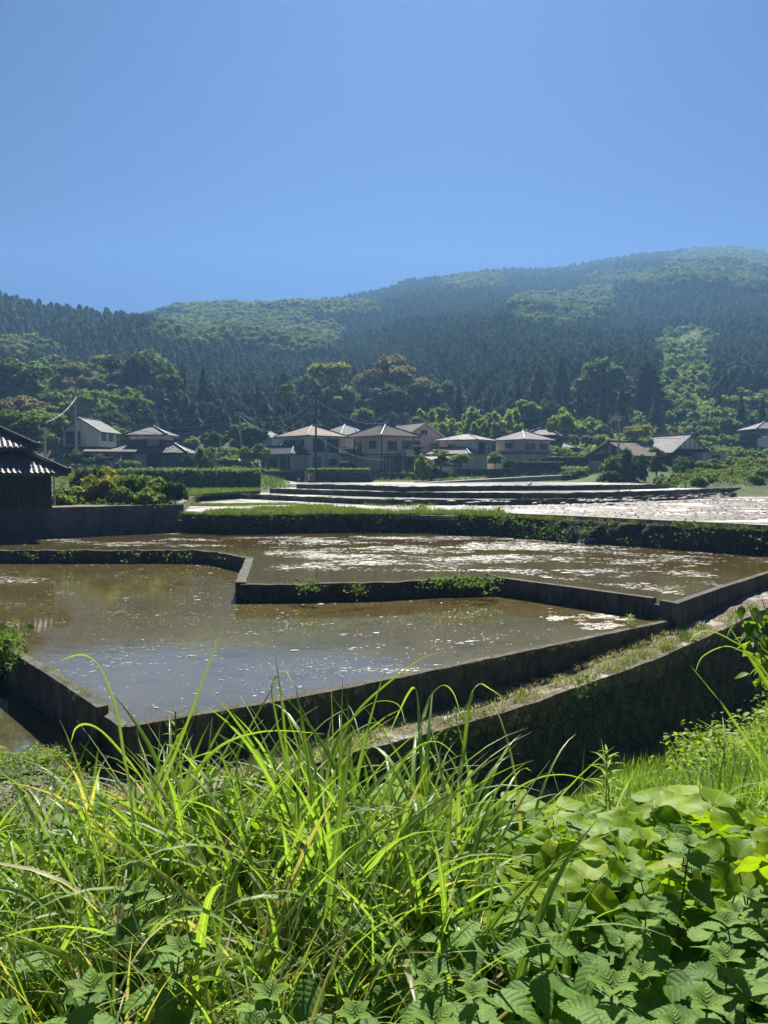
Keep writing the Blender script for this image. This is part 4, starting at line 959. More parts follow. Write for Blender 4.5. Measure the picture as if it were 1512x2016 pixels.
# relay tower on the summit
p = at_Y(1365, 492, 795); r = empty('summit_tower', (p.x, p.y, hill_z(p.x, p.y))); tag(r, 'tiny dark relay tower standing on the mountain summit', 'tower')
ph = p.z+4-r.location.z
mb = MB()
for sx, sy in ((-1,-1),(1,-1),(1,1),(-1,1)): mb.bar((sx*1.6,sy*1.6,0),(sx*.6,sy*.6,ph),.35)
for k in range(6): z = ph*k/6; w_ = 1.6-k/6; mb.bar((-w_,-w_,z),(w_,-w_,z+ph/6),.2); mb.bar((w_,-w_,z),(-w_,-w_,z+ph/6),.2)
mb.build('lattice', M['metal_grey'], r); mb = MB(); mb.tube([(0,0,ph-3),(0,0,ph)], 1.1, 10); mb.build('drum', M['metal_grey'], r)
# lanes
def lane(pts, w, name='lane'):
    mb = MB(); V = []
    P = [Vector(p) for p in pts]
    for i, p in enumerate(P):
        d = (P[min(i+1,len(P)-1)]-P[max(i-1,0)]); n = Vector((-d.y, d.x, 0)).normalized(); V += [p+n*w/2, p-n*w/2, p+n*w/2-Vector((0,0,.5)), p-n*w/2-Vector((0,0,.5))]
    Fs = []
    for i in range(len(P)-1): b_ = 4*i; Fs += [(b_,b_+1,b_+5,b_+4),(b_,b_+4,b_+6,b_+2),(b_+1,b_+3,b_+7,b_+5)]
    Fs += [(0,2,3,1), (4*len(P)-4,4*len(P)-3,4*len(P)-1,4*len(P)-2)]
    mb.add(V, Fs); return tag(mb.build(name, M['asphalt']), kind='structure')
lane([at_Y(640,955,88), at_Y(590,953,92), at_Y(565,949,96), at_Y(520,942,104), at_Y(480,925,112), at_Y(440,915,118), at_Y(470,903,128)], 2.2)
lane([at_Y(768,953,92), at_Y(900,946,99), at_Y(1050,938,105), at_Y(1130,934,108)], 1.6)
lane([at_Y(1440,914,118), at_Y(1530,907,124), at_Y(1600,903,130)], 2.0)
lane([at_Y(270,921,98), at_Y(330,921,98), at_Y(400,925,94)], .8, 'footpath')
# ------------------------------------------------------------------ trees, shrubs and hedges around the houses
TG = 'broadleaved trees along the foot of the hill'
def TR(px, pyb, Y, wpx, hpx, proto, mat, label, name='tree', cat='tree', group=None, zb=None):
    """px, pyb: foot in the picture; wpx, hpx crown width and full height there"""
    sc = Y/F_PX; p = at_Y(px, pyb, Y); base = p.z if zb is None else zb
    W_, H_ = wpx*sc, hpx*sc
    dims = {'round':(8.2,9.9),'wide':(10.8,9.2),'tall':(6.2,11.6),'cedar':(5.0,15.2),'bush':(2.6,1.6)}
    k = next(k for k in dims if proto.startswith(k)); w0, h0 = dims[k]
    tk = {'round':'t_round','wide':'t_round','tall':'t_tall','cedar':'t_cedar','bush':'t_bush'}[k]
    return tree(name, proto, tk, mat, (p.x, Y, base), 1.0, label, cat, group, W_/w0*(1.25 if 44 < Y < 50 else 1), H_/h0*(1.15 if 44 < Y < 50 else 1))
L_ = [ # px, foot y, Y, w, h, proto, mat, label
 (645,860,165,92,150,'tall1','f_yellow','bright yellow-green tree towering behind the pole and the white house'),
 (668,850,160,85,88,'round1','f_light','lower light green tree just right of the yellow-green one'),
 (615,850,163,55,75,'tall2','f_green','slender green tree left of the yellow-green one'),
 (775,840,175,140,135,'wide1','f_brown','broad tree with pale brownish flowers above the brown hipped roof'),
 (765,840,160,90,80,'round2','f_dark','dark round tree in front of the brownish flowering one'),
 (825,840,165,70,85,'tall1','f_dark','dark tree right of the brownish flowering one'),
 (868,830,168,70,78,'round1','f_green','green tree behind the bamboo thicket'),
 (565,850,160,50,90,'tall2','f_green','narrow green tree left of the pale blue house roof'),
 (560,840,170,60,110,'cedar1','f_dark','dark conical conifer left of the yellow-green tree'),
 (300,850,175,130,160,'wide2','f_green','large green and brown crowned tree above the traditional house'),
 (255,850,168,120,150,'round1','f_dark','dark broad tree above the white gabled house'),
 (150,840,165,110,118,'wide1','f_brown','brownish flowering tree at left above the tall pole'),
 (335,860,160,52,125,'tall1','f_green','tall green tree at the right end of the left wood'),
 (40,840,150,130,130,'round2','f_green','green tree at the far left above the old barn'),
 (45,870,130,150,90,'wide2','f_brown','brownish broad tree at the left edge behind the barn roof'),
 (90,890,118,120,80,'round1','f_light','light green tree left of the white gabled house'),
 (40,905,100,130,95,'round2','f_green','green tree directly behind the old barn roof'),
 (172,840,140,60,75,'round1','f_light','pale leaved tree crown behind the top of the tall pole'),
 (213,880,135,70,70,'round2','f_dark','dark garden tree behind the white gabled house'),
 (235,885,128,50,45,'round1','f_light','light green garden tree right of the white gabled house'),
 (1038,850,150,66,62,'round1','f_light','round pale green tree behind the pyramid roof'),
 (1085,850,152,44,58,'round2','f_dark','dark round tree right of the pale round one'),
 (1008,852,152,36,36,'round2','f_dark','small dark tree left of the pale round one'),
 (1254,880,122,60,44,'round1','f_yellow','round yellow-green tree between the two barn roofs'),
 (1175,820,175,95,110,'round2','f_green','broad green tree on the wooded slope above the barns'),
 (1270,815,170,110,105,'cedar2','f_cedar','wide dark conifer above the barns left of the open gully'),
 (1105,818,172,60,118,'cedar3','f_cedar','tall dark pointed conifer above the pyramid roofed house'),
 (1060,812,176,60,95,'cedar1','f_cedar','dark pointed conifer left of the tallest one above the pyramid roof'),
 (1355,700,330,60,45,'wide1','f_light','pale flat crowned tree at the top of the gully'),
 (1318,720,320,50,35,'round1','f_light','light green tree at the upper left of the gully'),
 (1395,725,300,55,45,'round2','f_light','light green tree at the upper right of the gully'),
 (1245,800,190,40,60,'tall1','f_green','narrow green tree beside the wide dark conifer'),
 (715,845,150,50,40,'round1','f_light','small pale tree just behind the roof with the bright roof window'),
 (700,850,168,70,70,'round2','f_green','mid green tree between the yellow-green and the flowering trees'),
 (925,850,178,80,75,'round1','f_dark','dark rounded tree behind the bamboo thicket'),
 (600,840,185,80,100,'wide2','f_green','wide green tree crown high behind the pale blue house'),
 (120,800,190,120,95,'round2','f_green','rounded green tree high on the left slope'),
 (210,790,195,110,85,'wide1','f_light','pale green spreading tree high on the left slope'),
 (820,850,140,30,30,'round2','f_light','tiny pale tree right of the pink gable'),
]
for (px, pb, Y, w_, h_, pr, mt, lb) in L_: TR(px, pb, Y, w_, h_, pr, mt, lb, group=TG)
# dark conifers standing in a row at the edge of the wood
r_ = random.Random(5)
for k in range(30):
    px = 360 + k*39 + r_.uniform(-8,8)
    if 1290 < px < 1385 or 590 < px < 900: continue
    Y = r_.uniform(150, 172); z = hill_z(at_Y(px,900,Y).x, Y); s = r_.uniform(.5, .78)
    t = tree('cedar_tree', 'cedar%d' % r_.choice((1,2,3)), 't_cedar', 'f_cedar', (at_Y(px,900,Y).x, Y, z-.5), s, 'dark cedar in the row along the edge of the wood behind the village', 'cedar tree', 'cedars along the edge of the wood')
# bamboo thicket
def bamboo_mesh(seed):
    g = np.random.default_rng(seed); Cs = []; Ns = []; 
    for c in range(5):
        bx, by = g.normal(size=2)*.7; H = 5+g.random()*3; lx, ly = g.normal(size=2)*.9
        n = 300; t = g.random(n)**.7; t = .25+.75*t; w_ = .75*(1-t)**.5+.18
        C = np.stack([bx+lx*t*t+g.normal(size=n)*w_*.5, by+ly*t*t+g.normal(size=n)*w_*.5, H*t-.5*(t>.9)], 1); Cs.append(C); Ns.append(rdir(n)+np.array([0,0,.4]))
    C = np.concatenate(Cs); nn = np.concatenate(Ns); nn /= np.linalg.norm(nn,axis=1)[:,None]; return quads(C, nn, .30*(.6+.8*g.random(len(C))), 2.6)
for k in range(2):
    V, F_ = bamboo_mesh(50+k); PROTO['bamboo%d' % k] = mesh_only(np_mesh('crown_bamboo', V, F_, M['f_bamboo']))
mbb = MB()
for c in range(5): a = c*1.3; mbb.tube([(math.cos(a)*.5,math.sin(a)*.5,-.5),(math.cos(a)*.8,math.sin(a)*.8,5)], [.05,.02], 5)
PROTO['t_bamboo'] = mesh_only(mbb.build('stem_mesh', M['bark']))
for k in range(26):
    px = 832+k*7.2+r_.uniform(-6,6); Y = r_.uniform(132,147); p = at_Y(px, 900, Y)
    tree('bamboo', 'bamboo%d' % (k % 2), 't_bamboo', 'f_bamboo', (p.x, Y, hill_z(p.x, Y)-.3), r_.uniform(.85,1.25), 'light green bamboo clump in the thicket behind the two white houses', 'bamboo', 'bamboo clumps behind the white houses')
# shrubs covering the lower slope at the right and behind the houses
n = 0
while n < 192:
    px = r_.uniform(1085, 1600) if r_.random() < .88 else r_.uniform(380, 1110); Y = r_.uniform(122, 194) if px > 1085 else r_.uniform(135, 168); p = at_Y(px, 900, Y)
    if px < 1110 and Y < 135: continue
    if 1150 < px < 1430 and Y < 124: continue
    z = hill_z(p.x, Y); mt = r_.choice(('f_light','f_light','f_green','f_green','f_brown' if 1120 < px < 1330 and Y > 140 else 'f_light'))
    tree('shrub', r_.choice(('bush3','bush4')), 't_bush', mt, (p.x, Y, z-.2), r_.uniform(1.0,1.7)*(1+.5*(Y > 150)), 'leafy shrub on the rough lower slope behind the houses and barns', 'shrub', 'shrubs on the lower slope'); n += 1
n = 0
for (a, b_, ya, yb, cnt) in ((1288,1400,186,335,58),):
    while n < cnt:
        px = r_.uniform(a, b_); Y = r_.uniform(ya, yb); p = at_Y(px, 900, Y)
        tree('shrub', r_.choice(('bush3','bush4')), 't_bush', r_.choice(('f_light','f_green')), (p.x, Y, hill_z(p.x, Y)-.3), r_.uniform(1.6,3.0), 'pale shrub filling the open gully between the dark woods at right', 'shrub', 'shrubs in the open gully'); n += 1
n = 0
while n < 44:
    px = r_.uniform(375, 560) if n < 30 else r_.uniform(1095, 1165); Y = r_.uniform(120, 136); p = at_Y(px, 900, Y)
    if 505 < px < 560 and Y < 133: px = 450
    p = at_Y(px, 900, Y); tree('shrub', r_.choice(('bush3','bush4')), 't_bush', r_.choice(('f_green','f_light','f_dark')), (p.x, Y, hill_z(p.x, Y)-.2), r_.uniform(.7,1.4), 'leafy shrub on the slope between the houses', 'shrub', 'shrubs between the houses'); n += 1
# field of tall weeds at right, in front of and beside the barns
n = 0
while n < 150:
    px = r_.uniform(1300, 1600); Y = r_.uniform(84, 121); p = at_Y(px, 900, Y)
    if px < 1425 and Y > 104: continue
    z = low_z(p.x, Y); s = r_.uniform(.35,.75) if Y < 112 else r_.uniform(.6,1.0)
    tree('weed_clump', r_.choice(('bush3','bush4')), 't_bush', r_.choice(('f_light','f_green','f_light','f_yellow')), (p.x, Y, z-.1), s, 'low weed clump in the overgrown green field right of the barns', 'weeds', 'weed clumps in the overgrown field'); n += 1
SH = [
 (232,987,54,60,52,'bush2','f_dark','dark leafy bush behind the green ones in the barn garden'),
 (290,987,55,66,50,'bush1','f_dark','dark broad bush at the back of the barn garden'),
 (338,987,53,44,40,'bush4','f_green','loose green bush at the back corner of the barn garden'),
 (135,990,52,50,36,'bush3','f_green','green creeper bush between the barn and the camellia'),
 (296,991,46.5,46,30,'bush3','f_light','low pale bush at the very edge of the block wall'),
 (190,979,58,88,70,'bush1','f_dark','dark glossy camellia bush behind the yellow-green shrub in the barn garden'),
 (212,989,49,82,62,'bush2','f_yellow','bright yellow-green shrub in the middle of the barn garden'),
 (150,991,48,70,34,'bush4','f_light','low light green shrub beside the barn corner'),
 (272,990,48.5,74,56,'bush1','f_green','green bush right of the yellow-green shrub'),
 (320,991,48,52,46,'bush2','f_light','light leaved bush near the end of the dark block wall'),
 (344,992,47.4,38,44,'bush1','f_dark','dark bush hanging over the end of the dark block wall'),
 (245,992,47,50,34,'bush4','f_green','small green bush in front of the yellow-green shrub'),
 (120,993,46,40,26,'bush3','f_light','small pale bush at the barn corner'),
 (183,918,104,60,30,'bush1','f_dark','dark clipped bush under the tall left pole'),
 (150,915,104,40,32,'bush2','f_green','light green bush left of the tall left pole'),
 (252,918,103,42,14,'bush1','f_green','low flat clipped shrub before the traditional house'),
 (366,918,103,26,26,'bush1','f_dark','ball shaped garden pine before the traditional house'),
 (392,915,104,30,30,'bush2','f_dark','rounded garden tree right of the traditional house'),
 (402,925,99,40,48,'bush3','f_green','loose green garden tree at the top of the lane'),
 (418,900,120,44,50,'round1','f_green','small tree at the right of the traditional house'),
 (500,905,112,60,34,'bush3','f_green','bush at the bend of the lane below the pale blue house'),
 (478,880,122,70,46,'round2','f_green','green tree around the foot of the leaning pole'),
 (515,885,122,34,40,'round1','f_dark','dark round tree left of the pale blue house'),
 (496,945,92,24,22,'bush3','f_green','small bush on the end of the overgrown bank by the lane'),
 (835,945,103,38,55,'bush3','f_light','pale garden shrub right of the cream house'),
 (868,930,105,50,44,'tall2','f_light','airy garden tree before the white hipped house'),
 (905,928,106,50,36,'round1','f_light','spreading garden tree over the carport'),
 (850,945,104,60,30,'bush1','f_dark','dark shrub below the carport'),
 (975,925,111,34,34,'round2','f_light','layered garden pine left of the clipped hedge'),
 (1005,925,111,26,24,'bush1','f_dark','small round shrub at the left end of the clipped hedge'),
 (822,905,112,24,40,'tall1','f_dark','small dark tree at the corner of the cream house'),
 (1215,940,102,70,50,'bush1','f_green','large bush hiding the gable wall of the rusty barn'),
 (1245,945,101,60,66,'bush3','f_dark','dark leafy bush at the corner of the rusty barn'),
 (1292,945,101,40,62,'tall2','f_green','slender bush between the two barns'),
 (1200,950,99,50,26,'bush4','f_dark','low dark shrub at the foot of the rusty barn'),
 (1395,925,104,60,24,'bush3','f_green','low bush before the small pale shed'),
 (1345,940,104,70,46,'bush1','f_dark','dark climbing shrub against the larger barn'),
 (1130,940,106,50,20,'bush4','f_green','low shrub at the end of the field road'),
 (1110,850,135,60,50,'bush3','f_light','light shrub mass above the clipped hedge'),
]
for (px, pb, Y, w_, h_, pr, mt, lb) in SH: TR(px, pb, Y, w_, h_, pr, mt, lb, 'bush' if pr.startswith('bush') else 'garden_tree', 'bush' if pr.startswith('bush') else 'tree')
# hedges and overgrown banks
def hedge(name, pts, w, z0, z1, mat, label, size=.16, dens=55, fuzz=.12, cat='hedge', core='soil'):
    root = empty(name, (0,0,0)); tag(root, label, cat); mb = MB(); P = [at_Y(px, 928, Y).xy for px, Y in pts]
    mb.ribbon([tuple(p) for p in P], w, z0, z1-.04, .05, .8); mb.build('bank_core', M[core], root)
    Cs = []; Ns = []
    for i in range(len(P)-1):
        d = P[i+1]-P[i]; Lg = d.length; t = d.normalized(); nr = Vector((-t.y, t.x))
        for side in (0, 1, 2):
            area = Lg*(w if side == 0 else z1-z0); n = int(area*dens)
            for _ in range(n):
                s = random.random()*Lg; q = P[i]+t*s
                if side == 0: o_ = (random.random()-.5)*w; p3 = (q.x+nr.x*o_, q.y+nr.y*o_, z1+abs(random.gauss(0,fuzz))); nn = (0,0,1)
                else:
                    sg = 1 if side == 1 else -1; zz = z0+(z1-z0)*random.random(); off = w/2+abs(random.gauss(0,fuzz)); p3 = (q.x+nr.x*off*sg, q.y+nr.y*off*sg, zz); nn = (nr.x*sg, nr.y*sg, .3)
                Cs.append(p3); Ns.append(nn)
    C = np.array(Cs); nn = np.array(Ns)+rdir(len(C))*.7; nn /= np.linalg.norm(nn,axis=1)[:,None]
    V, F_ = quads(C, nn, size*(.6+.8*rng.random(len(C)))); np_mesh('foliage', V, F_, M[mat], parent=root); return root
hedge('overgrown_bank', [(232,80),(330,82),(420,84),(512,85)], 2.6, -1.9, .05, 'f_green', 'high leafy bank with flat top between the barn garden and the lane', .2, 45, .16)
hedge('hedge', [(606,99.9),(728,99.9)], .7, -.1, .3, 'f_light', 'row of trimmed light green plants on the dark yard wall', .13, 120, .07)
hedge('hedge', [(1012,113),(1108,113)], 1.0, .3, 1.35, 'f_dark', 'long clipped dark hedge in front of the beige pyramid roofed house', .14, 80, .04)
hedge('hedge', [(1075,120),(1160,120)], 1.4, .5, 2.2, 'f_dark', 'upper dark hedge right of the beige pyramid roofed house', .2, 45, .06)
hedge('hedge', [(1105,112),(1165,111)], 1.5, -.6, .45, 'f_light', 'light green crop row between the clipped hedge and the rusty barn', .2, 60, .12)
hedge('hedge', [(380,103),(398,103)], 1.2, .0, 1.9, 'f_dark', 'square clipped dark hedge right of the traditional house', .14, 90, .04)
hedge('hedge', [(405,104),(425,104)], 1.2, .0, 1.7, 'f_dark', 'smaller square clipped hedge near the lane top', .14, 90, .04)
hedge('hedge', [(395,117),(470,117)], 2.0, -.2, 1.5, 'f_green', 'tea hedge on the slope left of the leaning pole', .2, 50, .1)
# grass on field banks
def grass_tufts(name, pts, label, h=.3, w=.012, mats='g_far', blades=7, spread=.12, lean=.5):
    """pts: list of (x, y, z, scale)"""
    P = np.array([p[:3] for p in pts]); sc = np.array([p[3] for p in pts]); n = len(P)*blades
    B = np.repeat(P, blades, 0); s = np.repeat(sc, blades)*h*(.5+.8*rng.random(n)); a = rng.random(n)*6.283; B = B+np.stack([rng.normal(size=n)*spread, rng.normal(size=n)*spread, 0*a], 1)
    le = lean*rng.random(n); d = np.stack([np.cos(a)*le, np.sin(a)*le, np.ones(n)], 1); tip = B+d*s[:,None]; mid = B+np.stack([np.cos(a)*le*.25, np.sin(a)*le*.25, .55*np.ones(n)], 1)*s[:,None]
    b2 = a+1.57+rng.normal(size=n)*.6; sd_ = np.stack([np.cos(b2), np.sin(b2), 0*a], 1)*(w*np.repeat(sc, blades))[:,None]
    V = np.stack([B-sd_, B+sd_, mid+sd_*.8, tip, mid-sd_*.8], 1).reshape(-1,3); k = np.arange(n)*5
    Fq = np.concatenate([np.stack([k,k+1,k+2,k+4],1)]); Ft = np.stack([k+4,k+2,k+3,k+3],1)
    Ft = np.stack([k+4,k+2,k+3],1); me = bpy.data.meshes.new(name)
    me.from_pydata(V.tolist(), [], Fq.tolist()+Ft.tolist()); me.materials.append(M[mats]); o = bpy.data.objects.new(name, me); COL.objects.link(o)
    return tag(o, label, 'grass', kind='stuff')
M['g_far'] = leaf_mat('grass_far', (.09,.14,.03), (.22,.26,.07), .35); M['g_dry'] = leaf_mat('dry_grass', (.22,.16,.10), (.42,.33,.22), .3); M['g_near'] = leaf_mat('grass_near', (.075,.14,.018), (.17,.26,.035), .42)
def in_px(px, py, poly):
    c = False; j = len(poly)-1
    for i in range(len(poly)):
        xi, yi = poly[i]; xj, yj = poly[j]
        if (yi > py) != (yj > py) and px < (xj-xi)*(py-yi)/(yj-yi)+xi: c = not c
        j = i
    return c
def px_area(poly, z, n, s0=.7, s1=1.3):
    xs = [p[0] for p in poly]; ys = [p[1] for p in poly]; out = []; q0 = 1/(min(ys)-928+.5); 
    while len(out) < n:
        px = r_.uniform(min(xs), max(xs)); py = r_.uniform(min(ys), max(ys))
        if in_px(px, py, poly): p = at_z(px, py, z); out.append((p.x, p.y, p.z, r_.uniform(s0, s1)))
    return out
VG_ = 0
verge = [(400,1009),(470,1004),(560,998),(640,996),(690,1002),(730,1007),(860,1007),(985,1010),(1000,1017),(850,1012),(700,1012),(440,1014),(405,1013)]
water('grass_verge', [at_z(x, y, Z_D+.02).xy for x, y in verge], Z_D+.12, M['earth'])
grass_tufts('grass', [q for q in px_area(verge, Z_D+.1, 2600) if mnoise.noise(Vector((q[0]*.5, q[1]*.7, 1))) > -.18], 'grass verge along the top of the long stone embankment', .24, .014)
vl = [(362,991),(420,993),(560,991),(600,993),(420,996),(362,995)]
water('grass_verge', [at_z(x, y, Z_D+.02).xy for x, y in vl], Z_D+.06, M['earth']); grass_tufts('grass', px_area(vl, Z_D+.05, 700), 'low grass strip between the two bright pools at left', .12, .014)
gs = [(350,961),(513,960),(513,966),(400,972),(350,978)]
water('grass_strip', [at_z(x, y, -1.9).xy for x, y in gs], -1.85, M['grassland']); grass_tufts('grass', px_area(gs, -1.86, 900), 'bright grass strip at the foot of the high leafy bank', .2, .02)
cen = [(870,992),(1100,990),(760,985),(700,990),(720,997),(850,1001)]
grass_tufts('grass', px_area(cen, Z_D+.0, 260), 'sparse grass in the shallow pool at the middle of the far fields', .2, .014, lean=.3)
# weeds on walls
def along(pts, n, z, jit=.12, s0=.5, s1=1.4, bias=None):
    out = []
    for _ in range(n):
        i = r_.randrange(len(pts)-1); t = r_.random(); p = Vector(pts[i]).lerp(Vector(pts[i+1]), t)
        out.append((p.x+r_.gauss(0,jit), p.y+r_.gauss(0,jit), z+r_.uniform(-.1,.05), r_.uniform(s0,s1)))
    return out
grass_tufts('grass', along([tuple(p) for p in far_top], 900, Z_D+.08, .12), 'ragged grass fringe along the embankment edge', .18, .01)
grass_tufts('dry_grass', along([tuple(p) for p in B_wall], 420, B_top, .05, .3, .9), 'dry grass roots along the top of the near paddy wall', .09, .004, 'g_dry', 8, .05, 1.4)
grass_tufts('dry_grass', along([tuple(p) for p in B_wall[1:]], 700, B_top-.05, .06, .3, 1.0), 'dry roots hanging on the near paddy wall', .07, .003, 'g_dry', 8, .05, 2.0)
# leafy weeds hanging on the embankment face and walls
def leaf_patch(name, pts, mat, label, size=.07, n_each=22, spread=.25, kind='stuff', vs=.6, cat='weeds'):
    P = np.repeat(np.array(pts), n_each, 0)+rng.normal(size=(len(pts)*n_each,3))*np.array([spread,spread*.6,spread*vs]); nn = rdir(len(P))+np.array([0,-.2,.6]); nn /= np.linalg.norm(nn,axis=1)[:,None]
    V, F_ = quads(P, nn, size*(.5+rng.random(len(P)))); o = np_mesh(name, V, F_, M[mat]); return tag(o, label, cat, kind=kind)
fp = []
for _ in range(150):
    i = r_.randrange(len(far_top)-1); t = r_.random(); q = r_.random(); a_ = Vector(far_base[min(i, len(far_base)-2)]).lerp(Vector(far_base[min(i+1, len(far_base)-1)]), t); b_ = far_top[i].lerp(far_top[i+1], t); p = a_.lerp(b_, q**.6); fp.append((p.x, p.y-.15, Z_A+(Z_D-Z_A)*q**.6))
leaf_patch('weeds', fp, 'f_green', 'leafy weeds clinging to the long stone embankment', .085, 26, .3)
leaf_patch('weeds', [(at_z(x,y,A_top)).to_tuple() for x, y in [(600,1152),(615,1156),(850,1146),(870,1143),(900,1141),(930,1141),(955,1143),(970,1144),(905,1148),(700,1158),(945,1150)]], 'f_green', 'creeping weeds over the middle stone field wall', .06, 60, .22)
leaf_patch('weeds', [(at_z(x,y,A_top-.1)).to_tuple() for x, y in [(60,1090),(130,1090),(150,1088),(180,1086),(220,1088),(265,1095),(340,1090),(370,1090),(440,1094),(460,1098)]], 'f_green', 'weeds on the left stone field wall', .07, 34, .3)
leaf_patch('bush_leaves', [(at_z(x,y,-3.75)).to_tuple() for x, y in [(6,1262),(16,1262),(10,1285),(0,1290),(22,1268),(-10,1280)]], 'f_green', 'broad-leaved weed drooping over the left end of the lower pool wall', .10, 60, .16, 'thing', 1.2, 'weeds')

sl = []
while len(sl) < 2600:
    px = r_.uniform(1085, 1600); Y = r_.uniform(118, 195); x = at_Y(px, 928, Y).x; sl.append((x, Y, hill_z(x, Y)+.15))
while len(sl) < 3400:
    px = r_.uniform(1288, 1395); Y = r_.uniform(186, 335); x = at_Y(px, 928, Y).x; sl.append((x, Y, hill_z(x, Y)+.4))
leaf_patch('ground_cover', sl, 'f_light', 'pale undergrowth covering the rough slope and gully at right', .38, 14, 1.1, vs=.25, cat='ground cover')
gc = []
while len(gc) < 5200:
    px = r_.uniform(100, 1600); Y = r_.uniform(83, 130); x = at_Y(px, 928, Y).x
    if px < 1316 and Y < 104.5 and px > 560: continue
    gc.append((x, Y, low_z(x, Y)+.05))
leaf_patch('ground_cover', gc, 'f_green', 'low weeds and grass covering the plots around the houses', .17, 8, .45, vs=.12, cat='ground cover')
gc = [q for q in gc if q[1] < 118][:2600]
grass_tufts('grass', [(x, y, z, r_.uniform(.5,1.4)) for x, y, z in gc], 'rough grass of the plots in front of the houses', .4, .03)
yc = []
while len(yc) < 260:
    px = r_.uniform(100, 362); Y = r_.uniform(45, 62); x = at_Y(px, 928, Y).x; yc.append((x, Y, -1.98))
leaf_patch('ground_cover', [q for q in yc if (q[0]-bwt[2].x)*1 < -.5], 'f_green', 'low plants covering the soil of the barn garden', .09, 26, .4, vs=.2, cat='ground cover')

# flakes painting sun glints on the water, mud lumps standing out of it
M['scum'] = simple('glint_flakes', (.30,.27,.21), .5); M['clod'] = simple('mud_clod', (.09,.07,.05), .7)
def flakes(name, f, n, s0, s1, z, mat, label, asp=2.2, tilt=.07, hgt=0):
    C, S_ = [], []
    tries = 0
    while len(C) < n and tries < n*60:
        tries += 1; x, y, p = f()
        if random.random() < p: C.append((x, y, z+.008)); S_.append(random.uniform(s0, s1)*(1+1.6*(random.random() < .05)))
    C = np.array(C); S_ = np.array(S_); m_ = len(C); k = 7; a = rng.random(m_)*.7-.35; an = np.arange(k)/k*6.283; R_ = S_[:,None]*(.55+.6*rng.random((m_,k)))
    lx = R_*np.cos(an)*asp**.5; ly = R_*np.sin(an)/asp**.5; X = C[:,0:1]+lx*np.cos(a)[:,None]-ly*np.sin(a)[:,None]; Y = C[:,1:2]+lx*np.sin(a)[:,None]+ly*np.cos(a)[:,None]
    Z = C[:,2:3]+(rng.random((m_,k)))*tilt*S_[:,None]; V = np.stack([X, Y, Z if not hgt else Z*0+C[:,2:3]-.02], 2).reshape(-1,3)
    if hgt: top = np.stack([C[:,0], C[:,1], C[:,2]+hgt*(.4+rng.random(m_))], 1)
    else: top = np.stack([C[:,0], C[:,1], C[:,2]+.5*tilt*S_], 1)
    V = np.concatenate([V, top]); base = np.arange(m_)[:,None]*k; i = np.arange(k)
    Ft = np.stack([base+i, base+(i+1) % k, np.repeat((m_*k+np.arange(m_))[:,None], k, 1)], 2).reshape(-1,3)
    return tag(np_mesh(name, V, Ft, M[mat]), label, name.replace('_', ' '), kind='stuff')
def fld(x0, x1, y0, y1, z, thr, gain, sc=.35, edge=None):
    def f():
        px = random.uniform(x0, x1); py = 928+1/(random.uniform(1/(y1-928), 1/(y0-928))); p = at_z(px, py, z); n = mnoise.noise(Vector((p.x*sc, p.y*sc*1.6, z)))+.6*mnoise.noise(Vector((p.x*sc*3.3, p.y*sc*5, z+4)))
        q = max(0, min(1, (n-thr)*gain)); return p.x, p.y, q if (edge is None or edge(px, py)) else 0
    return f
eA = lambda px, py: not (px < 520 and py > 1078) and not (py > 1130-max(0,(px-980))*-.13 and px < 1290) and py < 1125+max(0,(px-980))*.13 and not (px > 1300 and py > 1178-(px-1330)*.28) and py > 1052+max(0, px-1000)*.083
eB = lambda px, py: (py > 1108 if px < 470 else py > 1180+max(0, px-980)*.14) and py < 1415-(px-250)*.19 and py > 1275-(px-20)*-.75*(px < 20) and (px > 240 or py < 1270+(px-10)*.6)
eB2 = lambda px, py: (py > 1112 if px < 465 else py > 1182+max(0, px-980)*.135) and py < 1420-(px-250)*.192 and (px > 250 or py < 1265+(px-10)*.62)
flakes('glint_flakes', fld(420, 1450, 1056, 1185, Z_A, -.05, 1.6, edge=eA), 6500, .018, .06, Z_A, 'scum', 'pale floating flakes standing in for sun glints across the upper paddy')
flakes('glint_flakes', fld(600, 1150, 1058, 1125, Z_A, -.3, 1.3, edge=eA), 5200, .02, .07, Z_A, 'scum', 'dense band of pale sun-glint flakes in the middle of the upper paddy')
flakes('glint_flakes', fld(0, 480, 1060, 1076, Z_A, .1, 2.0), 600, .03, .08, Z_A, 'scum', 'thin streaks of pale sun-glint flakes near the barn wall')
flakes('glint_flakes', fld(0, 1290, 1108, 1400, Z_B, -.25, .9, edge=eB2), 2600, .006, .017, Z_B, 'scum', 'tiny pale flakes painting sun glints over the near paddy', 1.5, .2)
flakes('glint_flakes', fld(0, 1290, 1112, 1300, Z_B, .28, 3.0, .6, eB2), 520, .012, .04, Z_B, 'scum', 'small rafts of pale sun-glint flakes on the near paddy')
flakes('glint_flakes', fld(1080, 1290, 1190, 1245, Z_B, .0, 3.0, .6, eB2), 800, .012, .05, Z_B, 'scum', 'pale sun-glint flakes gathered in the right corner of the near paddy')
flakes('mud_clods', fld(900, 1560, 974, 1025, Z_D, -.1, 1.2, .12, lambda px, py: py < 1008+max(0,px-1010)*.06), 2600, .08, .3, Z_D, 'clod', 'dark mud lumps standing out of the bright far pool', 2.5, .1, .07)
flakes('mud_clods', fld(780, 1440, 960, 991, -2.2, .0, 1.5, .12), 500, .08, .25, -2.2, 'clod', 'mud lumps in the lowest terrace pool', 2.5, .1, .06)
for W_, zt in ((W2, -2.13), (W3, -1.73), (W4, -1.33)):
    grass_tufts('grass', along([tuple(p) for p in W_], 90, zt, .10, .3, 1.3), 'ragged weeds along the top of a far terrace wall', .12, .015)
